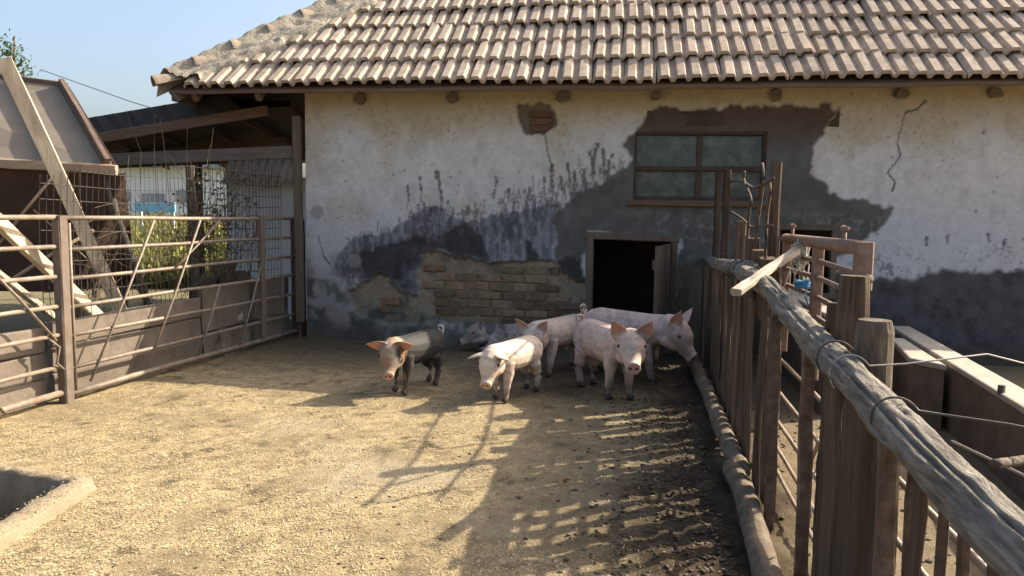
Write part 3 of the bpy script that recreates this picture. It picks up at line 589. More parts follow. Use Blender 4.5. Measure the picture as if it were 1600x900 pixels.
MB().box(lw(-3.42, 10.75, 1.0), (1.30, .12, 2.0), Matrix.Rotation(-.15, 3, 'Z')).build('shed_wall', 'white_wall', ls)
mb_ = MB()
for i in range(9):
    x = -3.85 + i * .115; mb_.tube([lw(x, 10.55 - .02 * i, 2.30), lw(x - .05, 10.52 - .02 * i, 2.08), lw(x - .12, 10.50 - .02 * i, 1.88 + .02 * (i % 3))], [.045, .07, .05], 7, .2, (0, 1, 0))
mb_.build('folded_sacking', 'sacking', ls, True)

# ------------------------------------------------------------------ rusty hopper behind the left fence
hp = thing('metal_hopper', 'large rusty brown sheet metal hopper behind left pipe fence', 'hopper', (-4.9, 7.6, 0))
Rr = Vector((-3.66, 6.98, 1.90)); Rl = Vector((-6.6, 6.55, 2.02)); bk = Vector((-1.5, 2.2, 0)); tpR = Vector((-4.45, 7.65, 2.72)); tpL = Vector((-6.9, 7.2, 2.95))
toL = lambda *ps: [Vector(p) - Vector((-4.9, 7.6, 0)) for p in ps]
def shell(name, P, th, m):
    P = toL(*P); nn = (P[1] - P[0]).cross(P[2] - P[0]).normalized() * th; k = len(P)
    return MB().add(P + [p + nn for p in P], [tuple(range(k))[::-1], tuple(range(k, 2 * k))] + [(i, (i + 1) % k, k + (i + 1) % k, k + i) for i in range(k)]).build(name, m, hp)
shell('hood_panel', [Rl, Rr, tpR, tpL], .02, 'hopper_sheet')
shell('hood_side', [Rr + Vector((0, .03, 0)), Rr + bk, tpR], .02, 'hopper_rust')
for t in (.985, .82, .60, .30):
    a, b = toL(Rl.lerp(Rr, t), tpL.lerp(tpR, t)); MB().plank(a + Vector((0, -.03, .03)), b + Vector((0, -.03, .03)), .05, .09, 3, .003).build('rib', 'hopper_rib', hp)
a, b = toL(tpL, tpR); MB().plank(a, b, .07, .08, 3).build('ridge_bar', 'hopper_rib', hp)
a, b = toL(Rl, Rr); MB().plank(a + Vector((0, -.03, -.03)), b + Vector((.04, -.03, -.03)), .07, .085, 14, .008).build('rim', 'hopper_rim', hp)
bot = [Vector((-6.6, 7.0, .75)), Vector((-4.25, 7.3, .72)), Vector((-4.2, 8.4, .72)), Vector((-6.6, 8.2, .75))]
top = [Rl + Vector((0, .03, -.05)), Rr + Vector((.08, .03, -.06)), Rr + bk + Vector((0, 0, -.06)), Rl + bk]
for i in range(4): shell('body_panel', [bot[i], bot[(i + 1) % 4], top[(i + 1) % 4], top[i]], .015, 'hopper_rust')
shell('floor_panel', bot[::-1], .015, 'hopper_rust')
a, b = toL(Rr + Vector((.02, 0, -.1)), Rr + Vector((-.06, .4, -1.95))); 
for p in ((-4.35, 7.45), (-6.3, 7.3), (-4.3, 8.3)):
    c_ = Vector((p[0], p[1], 0)) - Vector((-4.9, 7.6, 0)); MB().plank(c_, c_ + Vector((0, 0, .8)), .09, .09, 2, 0, (0, 1, 0)).build('leg', 'hopper_rib', hp)
for p0, p1, r in (((-4.62, 6.75, 1.15), (-4.12, 6.82, 1.80), .013), ((-4.5, 6.7, .85), (-3.85, 6.95, 1.32), .018), ((-4.3, 6.8, 1.5), (-3.95, 7.0, 1.05), .006)):
    a, b = toL(Vector(p0), Vector(p1)); MB().tube([a, (a + b) / 2 + Vector((0, 0, .01)), b], r, 6).build('strut', 'hopper_rim', hp, True)
def lone(name, m, p0, p1, w, h, label, cat, up_=(0, 1, 0), n=8, j=.004):
    p0 = Vector(p0); p1 = Vector(p1)
    return tag(MB().plank(p0, p1, w, h, n, j, up_).build(name, m), label, cat)
lone('timber_plank', 'plank', (-3.50, 7.15, .02), (-4.16, 6.28, 2.72), .115, .035, 'long grey plank leaning steeply against the rusty hopper', 'plank', (.4, -1, .2))
lone('timber_plank', 'fresh_plank', (-3.52, 6.85, .28), (-3.74, 5.3, 1.55), .12, .045, 'pale sawn plank slanting low behind the nearest steel post', 'plank', (.9, -.4, .6))
lone('timber_plank', 'plank', (-3.80, 6.75, .28), (-4.02, 5.2, 1.42), .06, .04, 'narrow weathered batten beside the pale slanting plank', 'plank', (.9, -.4, .6))
tag(MB().tube([(-3.62, 7.75, 0), (-3.68, 7.5, .7), (-3.75, 7.15, 1.45), (-3.74, 7.0, 1.80)], [.045, .042, .04, .036], 8, .08).build('pole', 'dark_pole', smooth=True), 'dark round pole propping the right corner of the hopper', 'pole')

# ------------------------------------------------------------------ wood pile, stones, weeds and things beyond
for i, (x, y, z, r, L) in enumerate([(-3.35, 8.9, .78, .12, .4), (-3.45, 8.8, .95, .09, .35), (-3.6, 8.75, .74, .10, .4), (-3.30, 8.95, .62, .11, .4)]):
    tag(MB().tube([(x, y, z - .1), (x + .02, y + L, z - .1)], [r, r * .95], 10, .06).build('log', 'stump', smooth=False), ['thick sawn log in the middle of the heap behind the mesh', 'uppermost sawn log on the heap behind the wire mesh', 'leftmost sawn log on the heap behind the wire mesh', 'lowest sawn log on the heap behind the wire mesh'][i], 'log', 'logs heaped behind the wire mesh')
tag(MB().box((-3.45, 9.15, .25), (.7, .5, .5)).box((-3.4, 9.1, .53), (.5, .4, .08)).build('stone_plinth', 'stone'), 'low stone plinth carrying the logs behind the mesh', 'plinth')
for i in range(12):
    r = random.uniform(.07, .14); x = random.uniform(-4.0, -3.05); y = random.uniform(7.9, 8.6)
    s = iv * (1 + RNG.uniform(-.25, .25, (len(iv), 1))) * np.array([r, r, r * .7]) + np.array([x, y, .35 + random.uniform(0, .2)])
    tag(link('rubble_stone', npmesh('rubble_stone', s, fi), 'stone'), 'pale rubble stone on the heap behind the mesh', 'stone', 'rubble stones behind the wire mesh')
tag(MB().add([(-4.3, 7.7, 0), (-2.95, 7.7, 0), (-2.9, 8.8, 0), (-4.3, 8.8, 0), (-4.1, 7.95, .40), (-3.15, 7.95, .38), (-3.1, 8.6, .42), (-4.1, 8.6, .42)], [(0, 1, 5, 4), (1, 2, 6, 5), (2, 3, 7, 6), (3, 0, 4, 7), (4, 5, 6, 7)]).build('rubble_heap', 'stump'), 'dark earth heap under the rubble stones', 'heap')
N = 16000; wy = RNG.uniform(14.6, 27, N); wx = -wy * RNG.uniform(.30, .62, N)
hgt = RNG.uniform(.5, 1.15, N) * (.55 + .8 * fbm(wx * .7, wy * .7, 91)) * (.75 + .04 * (wy - 14)); an = RNG.uniform(0, 6.28, N); lean = RNG.normal(0, .22, (N, 2)); w2 = RNG.uniform(.010, .024, N)
B0 = np.stack([wx, wy, 0 * wx], -1); wv = np.stack([np.cos(an), np.sin(an), 0 * an], -1) * w2[:, None]; mid = B0 + np.stack([lean[:, 0] * hgt * .4, lean[:, 1] * hgt * .4, hgt * .55], -1); tip = B0 + np.stack([lean[:, 0] * hgt, lean[:, 1] * hgt, hgt], -1)
V = np.stack([B0 - wv, B0 + wv, mid + wv * 1.6, mid - wv * 1.6, tip + wv * .2, tip - wv * .2], 1).reshape(-1, 3); bi = np.arange(N)[:, None] * 6
F = np.concatenate([bi + np.array([[0, 1, 2, 3]]), bi + np.array([[3, 2, 4, 5]])])
tone = np.array([.26, .235, .07]) * RNG.uniform(.5, 1.3, N)[:, None]; gr = RNG.random(N) < .35; tone[gr] = np.array([.12, .16, .045]) * RNG.uniform(.6, 1.2, gr.sum())[:, None]
lx = RNG.integers(0, N, 15000); e_ = B0[lx] + (tip - B0)[lx] * RNG.uniform(.25, 1.0, (15000, 1)) + RNG.normal(0, .06, (15000, 3)); aa = RNG.normal(0, 1, (15000, 3)); aa *= (RNG.uniform(.05, .10, (15000, 1)) / np.linalg.norm(aa, axis=1, keepdims=True)); bb_ = np.cross(aa, RNG.normal(0, 1, (15000, 3))); bb_ *= .045 / np.linalg.norm(bb_, axis=1, keepdims=True)
LV = np.stack([e_ - aa, e_ + bb_, e_ + aa, e_ - bb_], 1).reshape(-1, 3); F = np.concatenate([F, len(V) + np.arange(60000).reshape(-1, 4)]); V = np.concatenate([V, LV])
tone = np.concatenate([np.repeat(tone, 6, 0), np.repeat(np.array([.24, .23, .065]) * RNG.uniform(.45, 1.3, (15000, 1)), 4, 0)])
tag(link('weeds', npmesh('weeds', V, F, tone), 'weeds'), 'tall yellowing weeds beyond the wire mesh', 'weeds', kind='stuff')
fs_ = thing('far_house', 'distant low white building seen through the mesh', 'building', (-14.5, 30, 0))
MB().box((0, 2, 1.6), (7, 4, 3.2)).build('wall', 'far_white', fs_); MB().box((0, 1.9, 3.28), (7.5, 4.7, .16)).build('roof', 'far_grey', fs_)
MB().box((-.9, -.02, 1.9), (.6, .05, .7)).build('window', 'far_grey', fs_); MB().box((1.6, -.02, 2.1), (.8, .05, .5)).build('window', 'far_grey', fs_); MB().box((.3, -.02, 1.1), (.9, .06, 2.2)).build('door', 'far_grey', fs_)
lf2 = thing('blue_stall', 'small light blue panel stand in front of the distant white building', 'stand', (-9.9, 21, 0))
MB().box((0, 0, 1.62), (1.1, .08, .28)).build('panel', 'blue_panel', lf2); MB().box((-1.2, 0, 1.66), (1.3, .08, .2)).build('panel', 'far_white', lf2)
for x in (-.45, .45): MB().box((x, .08, .8), (.08, .06, 1.6)).build('leg', 'far_white', lf2)
# tree beyond the hopper
tr = thing('tree', 'small sparse green tree rising behind the hopper', 'tree', (-12.0, 18.3, 0))
MB().tube([(0, 0, 0), (.05, 0, 1.5), (.0, .1, 3.2), (.1, .1, 5.6)], [.14, .11, .07, .02], 8, .05).build('trunk', 'trunk', tr, True)
mb_ = MB(); tw = MB()
for i in range(46):
    z0 = random.uniform(2.4, 5.4); a = random.uniform(0, 6.28); L = (6.0 - z0) * .36 * random.uniform(.5, 1.1); d = Vector((math.cos(a), math.sin(a), 1.0)).normalized(); p0 = Vector((.05, .05, z0)); p1 = p0 + d * L
    tw.tube([p0, p0.lerp(p1, .5) + Vector((0, 0, -.04)), p1], [.022, .014, .005], 4)
    for k in range(60):
        p = p0.lerp(p1, random.uniform(.3, 1.08)) + Vector((random.gauss(0, .1), random.gauss(0, .1), random.gauss(0, .12))); e = Vector((random.uniform(-1, 1), random.uniform(-1, 1), random.uniform(-1, 1))).normalized() * random.uniform(.03, .06); f_ = e.cross(Vector((random.random(), random.random(), random.random() + .1))).normalized() * .022
        mb_.add([p - e, p + f_, p + e, p - f_], [(0, 1, 2, 3)])
tw.build('limbs', 'trunk', tr); mb_.build('crown', 'leaf', tr)
tag(MB().tube([(-16, 26, 6.2), (-12, 24, 4.9), (-8.5, 22.0, 3.9), (-5.5, 20, 3.3)], .012, 4).build('cable', 'wire'), 'thin overhead cable crossing the sky to the shed', 'cable')
# ------------------------------------------------------------------ timber fence on the right
RO = (1.08, 2.98, 0); RA = math.atan2(.98537, .17045)
rf = thing('timber_fence', 'rough timber fence with log rail and upright boards at right', 'fence', RO, RA)
def catmull(P, n):
    P = [Vector(p) for p in P]; out = []
    for i in range(len(P) - 1):
        a, b, c_, d = P[max(i - 1, 0)], P[i], P[i + 1], P[min(i + 2, len(P) - 1)]
        for j in range(n):
            t = j / n; out.append(.5 * ((2 * b) + (-a + c_) * t + (2 * a - 5 * b + 4 * c_ - d) * t * t + (-a + 3 * b - 3 * c_ + d) * t ** 3))
    return out + [P[-1]]
def rough_log(P, r0, r1, seg, n, amp, knots=(), seed=0, grooves=()):
    pts = catmull(P, n); m = len(pts); L = 0; prof = []; s0 = 0
    for i in range(m):
        if i: s0 += (pts[i] - pts[i - 1]).length
        th = np.arange(seg) * 2 * math.pi / seg; t = i / (m - 1)
        r = (r0 + (r1 - r0) * t) * (1 + amp * 1.4 * (fbm(np.cos(th) * 1.3 + seed + 9, s0 * 3.5 + np.sin(th) * 1.3 + 5, 3) - .5) + amp * (fbm(th * 3.2 + seed, s0 * 9 + th * 0, 4, 3) - .5))
        for ks, kt, kr in knots: r = r + kr * np.exp(-((s0 - ks) / .05) ** 2 - ((np.angle(np.exp(1j * (th - kt)))) / .6) ** 2)
        for t0, a0, a1, dp in grooves:
            if a0 < s0 < a1:
                tc = t0 + .35 * (float(fbm(np.array([s0 * 2.2 + t0 * 9]), np.array([.5]), 6)[0]) - .5); fade = min(1, (s0 - a0) / .08, (a1 - s0) / .08)
                r = r - dp * fade * np.exp(-((np.angle(np.exp(1j * (th - tc)))) / .085) ** 2)
        if i in (0, m - 1): r = r * .93
        prof.append([(float(a), float(b)) for a, b in zip(r * np.cos(th), r * np.sin(th))])
    return MB().sweep(pts, prof)
P = [(-2.6, -.13, .85), (-1.68, -.13, .915), (-1.25, -.12, .945), (-.6, -.13, .985), (.0, -.12, 1.03), (.5, -.13, 1.06), (1.22, -.14, 1.12), (2.17, -.12, 1.145), (2.3, -.12, 1.14)]
rough_log(P, .056, .058, 64, 40, .24, [(1.1, 1.6, .012), (2.1, 2.4, .015), (3.3, 1.2, .012)], 2, [(1.9, .5, 1.5, .010), (2.35, .9, 2.3, .009), (1.5, 1.3, 2.6, .008), (2.7, .3, 1.2, .007), (2.1, 2.4, 3.6, .008), (1.75, 3.2, 4.6, .008), (2.9, 1.6, 2.4, .007), (1.2, .4, 1.1, .007)]).build('top_log', 'bark', rf, True)
P = [(2.15, -.16, 1.17), (2.6, -.14, 1.15), (3.3, -.12, 1.12), (4.2, -.13, 1.08), (5.3, -.15, 1.06), (5.45, -.15, 1.05)]
rough_log(P, .062, .05, 16, 10, .25, [], 7).build('top_log', 'bark', rf, True)
P = [(-.6, .03, .05), (.0, .02, .06), (.7, .0, .075), (1.2, .01, .08), (1.25, .01, .08)]
rough_log(P, .056, .06, 24, 16, .3, [], 4).build('bottom_log', 'low_log', rf, True)
P = [(1.18, -.03, .085), (2.0, -.01, .09), (3.0, .0, .085), (4.35, .03, .10), (4.6, .03, .11)]
rough_log(P, .054, .06, 20, 12, .3, [], 9).build('bottom_log', 'low_log', rf, True)
def board(s, w, th, z0, z1, y=-.05, tilt=0, m='old_wood_v', nm='paling', n=7, j=.004):
    return MB().plank((s, y, z0), (s + tilt, y + random.uniform(-.012, .012), z1), w, th, n, j, (0, 1, 0), .2, .003).build(nm, m, rf)
s = .62; k = 0
while s < 5.4:
    w = random.uniform(.10, .13); z1 = float(np.interp(s, [0, 1.2, 2.2, 3.3, 4.2, 5.4], [1.0, 1.08, 1.11, 1.09, 1.05, 1.03])) + random.uniform(-.05, .0); yb = -.09
    board(s + w / 2, w, random.uniform(.016, .022), random.uniform(.02, .08), z1, yb + random.uniform(-.015, .012), random.uniform(-.03, .03)); s += w + random.choice([.085, .09, .08, .075, .09, .035]); k += 1
for (s, w, z1) in ((3.42, .11, 1.49), (3.0, .13, 1.38), (2.62, .14, 1.37), (2.25, .12, 1.30), (1.95, .13, 1.26), (1.62, .10, 1.22)): board(s, w, .08, .0 if s in (3.42, 1.62) else .86, z1, -.23, random.uniform(-.03, .03), 'old_wood_v', 'post', 8, .008)
board(.60, .028, .05, .0, 1.06, -.09, .0, 'rust_bar', 'steel_bar')
board(-.035, .03, .05, -.05, 1.02, -.11, .01, 'rust_bar', 'steel_bar')
board(-.40, .12, .032, .0, 1.0, -.10, .0); board(-.525, .10, .028, .0, .985, -.095, .01); board(-.655, .14, .03, .0, .975, -.105, .0); board(-.80, .12, .03, .0, .96, -.10, -.005, 'old_wood_dark'); board(-.925, .09, .03, .0, .955, -.11, -.01, 'old_wood_dark'); board(-1.03, .05, .05, .0, .95, -.11, .0, 'rust_bar', 'steel_bar')
board(-1.17, .016, .03, .0, .95, -.12, .0, 'rust_bar', 'steel_bar'); board(-1.215, .05, .02, .0, .95, -.12, .0, 'old_wood_dark')
for s in (-1.33, -1.45, -1.57, -1.70, -1.83, -1.97, -2.12): board(s, .016, .022, .0, .93, -.13, .004, 'rust_bar', 'steel_bar')
# posts behind the log
for (s, y, w, z1) in ((-.14, -.215, .10, 1.30), (.02, -.215, .05, 1.18)):
    board(s, w, .10, .0, z1, y, .0, 'old_wood_v', 'post', 9, .007)
MB().tube([(-.42, -.225, 0), (-.42, -.225, .6), (-.41, -.225, 1.13), (-.41, -.225, 1.17)], [.062, .062, .06, .052], 14, .04, (0, 1, 0)).build('post', 'stump', rf)
for (s, y, w, d, z1, mm) in ((2.44, -.33, .10, .06, 1.90, 'old_wood_v'), (4.25, -.2, .16, .06, 1.96, 'old_wood_dark'), (5.1, -.2, .17, .05, 1.99, 'old_wood_dark')):
    board(s, w, d, .0, z1, y, -.03, mm, 'post', 8, .004)
# wire ties round the log
def loop(s, r, y=-.13, z=1.0, tail=None, m='wire', rad=.0035):
    pts = [(s + .02 * math.sin(a), y + r * math.cos(a), z + r * math.sin(a)) for a in np.linspace(-2.4, 2.6, 22)][::-1]
    if tail: pts = [Vector(q_) for q_ in tail][::-1] + pts
    return MB().tube(pts, rad, 5, 0, (.3, .2, 1)).build('wire_tie', m, rf, True)
loop(-.98, .066, z=.962, tail=[(-1.02, -.24, 1.0), (-1.08, -.36, 1.0), (-1.15, -.50, .99), (-1.25, -.62, 1.0)]); loop(-.33, .068, z=1.01); loop(-.52, .067, z=.995, tail=[(-.5, -.3, 1.04), (-.48, -.55, 1.08), (-.1, -1.1, .93), (.75, -1.6, .62), (1.1, -1.72, .53)], m='pale_wire', rad=.003)
for s in (2.25, 2.32, 2.5, 3.4): loop(s, .07, z=1.15)
# diagonal lower wires
for p0, p1 in (((-.9, -.3, .9), (-1.5, -.75, .8)), ((-.55, -.28, .9), (-.62, -.5, .55)), ((.5, -.15, .95), (-.3, -.25, .8))):
    MB().tube([p0, ((Vector(p0) + Vector(p1)) / 2 + Vector((0, 0, -.02))), p1], .004, 5).build('loose_wire', 'pale_wire', rf, True)
rf2 = thing('bent_rod_panel', 'bent steel rod panel wired between tall fence posts near window', 'rod panel', RO, RA)
def rod(pts, r=.010): MB().tube(catmull(pts, 4), r, 6).build('rod', 'rust_bar', rf2, True)
rod([(4.9, -.22, 1.86), (4.1, -.22, 1.85), (3.4, -.23, 1.82), (2.7, -.22, 1.74), (2.2, -.22, 1.735), (1.78, -.22, 1.76)])
rod([(4.9, -.22, 1.60), (4.0, -.22, 1.57), (3.2, -.23, 1.50), (2.7, -.22, 1.45), (2.2, -.22, 1.46), (1.76, -.22, 1.47)])
rod([(3.1, -.21, 1.88), (3.1, -.21, 1.8), (2.75, -.22, 1.66), (2.75, -.21, 1.5), (2.78, -.21, 1.1)]); rod([(2.2, -.21, 1.88), (2.12, -.21, 1.76), (2.2, -.21, 1.6), (2.33, -.21, 1.4), (2.33, -.21, 1.1)]); rod([(1.86, -.21, 1.74), (1.82, -.21, 1.66), (1.90, -.21, 1.52), (1.88, -.21, 1.1)])
# sloping pipes: a second gate hung behind the palings
rg = thing('low_pipe_gate', 'low gate of sloping pipe rails behind the timber palings', 'gate', RO, RA)
for z in (.06, .19, .34, .51, .70): MB().tube([(-1.9, -.27, z - .02), (-.4, -.25, z), (1.75, -.23, z + .015)], .011, 7).build('rail', 'pipe', rg, True)
for s in (1.72, -1.86): MB().tube([(s, -.26, .02), (s, -.26, .92)], .018, 7).build('upright', 'pipe', rg, True)
MB().tube([(.9, -.28, .12), (.15, -.29, .84)], .011, 6).build('brace', 'pipe', rg, True)
# upper pipe gate
ug = thing('upper_pipe_gate', 'rusty red pipe gate standing behind the wooden post', 'gate', RO, RA)
gy = -.47
MB().tube([(2.70, gy, 1.37), (.70, gy, 1.375)], .036, 12).build('top_rail', 'gate_pipe', ug, True)
MB().plank((.68, gy, 1.18), (.68, gy, 1.405), .085, .075, 3, .002, (0, 1, 0)).build('end_post', 'gate_pipe', ug)
MB().plank((1.62, gy, .55), (1.62, gy, 1.345), .075, .06, 4, .002, (0, 1, 0)).build('upright', 'gate_pipe', ug)
MB().plank((2.62, gy, .55), (2.62, gy, 1.345), .075, .06, 4, .002, (0, 1, 0)).build('upright', 'gate_pipe', ug)
for z in (1.255, 1.155, 1.04, .92): MB().tube([(2.66, gy, z), (1.6, gy, z + .01), (.66, gy, z - .01)], .016, 8).build('rail', 'gate_pipe', ug, True)
MB().plank((.69, gy + .02, .55), (.69, gy + .02, 1.17), .05, .05, 3, .002, (0, 1, 0)).build('upright', 'gate_pipe', ug)
for s, z in ((2.45, 1.375), (1.05, 1.375)):
    MB().tube([(s, gy, z), (s, gy, z + .075)], .012, 6).tube([(s - .05, gy, z + .085), (s + .07, gy - .01, z + .09)], .016, 8).build('latch_handle', 'gate_pipe', ug, True)
MB().tube([(.66, gy, 1.235), (.60, gy - .01, 1.235)], .022, 8).build('bolt', 'gate_pipe', ug, True)
# tied brace stick, ropes
FM = Matrix.Translation(RO) @ Matrix.Rotation(RA, 4, 'Z')
tag(MB().plank(FM @ Vector((1.05, .06, 1.115)), FM @ Vector((2.06, -.44, 1.315)), .058, .04, 8, .004, (0, 0, 1), .2).build('brace_stick', 'plank'), 'pale split stick lying across the log rail tied to gate', 'stick')
def knot(name, m, c_, label, nn, rad, spread, r, hang):
    mb_ = MB(); c_ = Vector(c_)
    for i in range(nn):
        a = random.uniform(0, 6.28); pts = []
        for k in range(8):
            a += random.uniform(.5, 1.3); pts.append(c_ + Vector((math.cos(a) * rad * random.uniform(.6, 1.1), math.sin(a) * rad * random.uniform(.6, 1.1), random.uniform(-spread, spread))))
        mb_.tube(catmull(pts, 3), r, 5)
    for i in range(hang):
        x = c_ + Vector((random.uniform(-.05, .05), random.uniform(-.05, .05), 0)); mb_.tube(catmull([x, x + Vector((random.uniform(-.03, .03), random.uniform(-.03, .03), -.08)), x + Vector((random.uniform(-.06, .06), random.uniform(-.06, .06), -random.uniform(.15, .28)))], 3), r, 5)
    return tag(mb_.build(name, m, None, True), label, 'rope')
knot('twine_knot', 'pale_rope', FM @ Vector((2.05, -.46, 1.29)), 'frayed pale twine knotted around the stick and gate rail', 7, .045, .09, .0045, 9)
knot('blue_rope', 'blue_rope', FM @ Vector((1.75, -.42, 1.11)), 'short blue rope tangled beneath the pale twine', 6, .05, .025, .006, 1)
knot('rope_binding', 'pale_rope', FM @ Vector((.12, -.25, .48)), 'pale cord bound round the steel bar between boards', 5, .045, .03, .004, 3)

# concrete manger wall of the neighbouring pen
cw_ = thing('manger_wall', 'long concrete manger wall in the pen right of the timber fence', 'wall', (0, 0, 0))
def prism(P, z0, z1, nm, j=.004):
    vs = [(x, y, z0) for x, y in P] + [(x + random.uniform(-j, j), y + random.uniform(-j, j), z1) for x, y in P]; k = len(P)
    me_ = MB().add(vs, [tuple(range(k))[::-1], tuple(range(k, 2 * k))] + [(i, (i + 1) % k, k + (i + 1) % k, k + i) for i in range(k)]).build(nm, 'pen_concrete_lit' if nm == 'lit_top' else 'pen_concrete_shaded', cw_)  # tops get the painted-lit concrete, sides the painted-shaded one
    bv = me_.modifiers.new('b', 'BEVEL'); bv.width = .012; bv.segments = 2; return me_
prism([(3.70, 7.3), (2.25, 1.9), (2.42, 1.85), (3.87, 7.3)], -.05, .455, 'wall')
prism([(3.69, 7.31), (2.24, 1.89), (2.43, 1.84), (3.885, 7.31)], .455, .495, 'lit_top')
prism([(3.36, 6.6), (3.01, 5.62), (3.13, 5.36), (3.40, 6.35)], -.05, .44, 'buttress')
prism([(3.35, 6.61), (3.0, 5.62), (3.125, 5.34), (3.46, 6.58)], .44, .485, 'lit_top')
lg = thing('concrete_ledge', 'sunlit concrete ledge seen through the rusty upper pipe gate', 'ledge', (0, 0, 0)); cw_, mw = lg, cw_
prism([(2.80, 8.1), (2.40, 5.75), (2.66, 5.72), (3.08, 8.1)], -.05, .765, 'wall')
prism([(2.795, 8.1), (2.395, 5.745), (2.665, 5.715), (3.085, 8.1)], .765, .80, 'lit_top'); cw_ = mw
MB().tube([(2.94, 4.45, .48), (2.94, 4.45, .54)], .02, 6).build('bolt', 'wire', cw_)
tag(MB().plank((2.0, 2.6, .04), (2.72, 4.7, .04), .09, .05, 6, .004).build('timber_batten', 'plank'), 'loose batten lying on the ground beside the manger wall', 'batten')
tag(MB().tube(catmull([(1.15, 1.75, .93), (1.35, 1.86, .92), (1.7, 2.0, .96), (2.2, 2.2, 1.02)], 4), [.012] * 4 + [.014] * 4 + [.016] * 5, 7, .08).build('dry_branch', 'stump', smooth=True), 'bent dry branch poking past the log rail at right edge', 'branch')

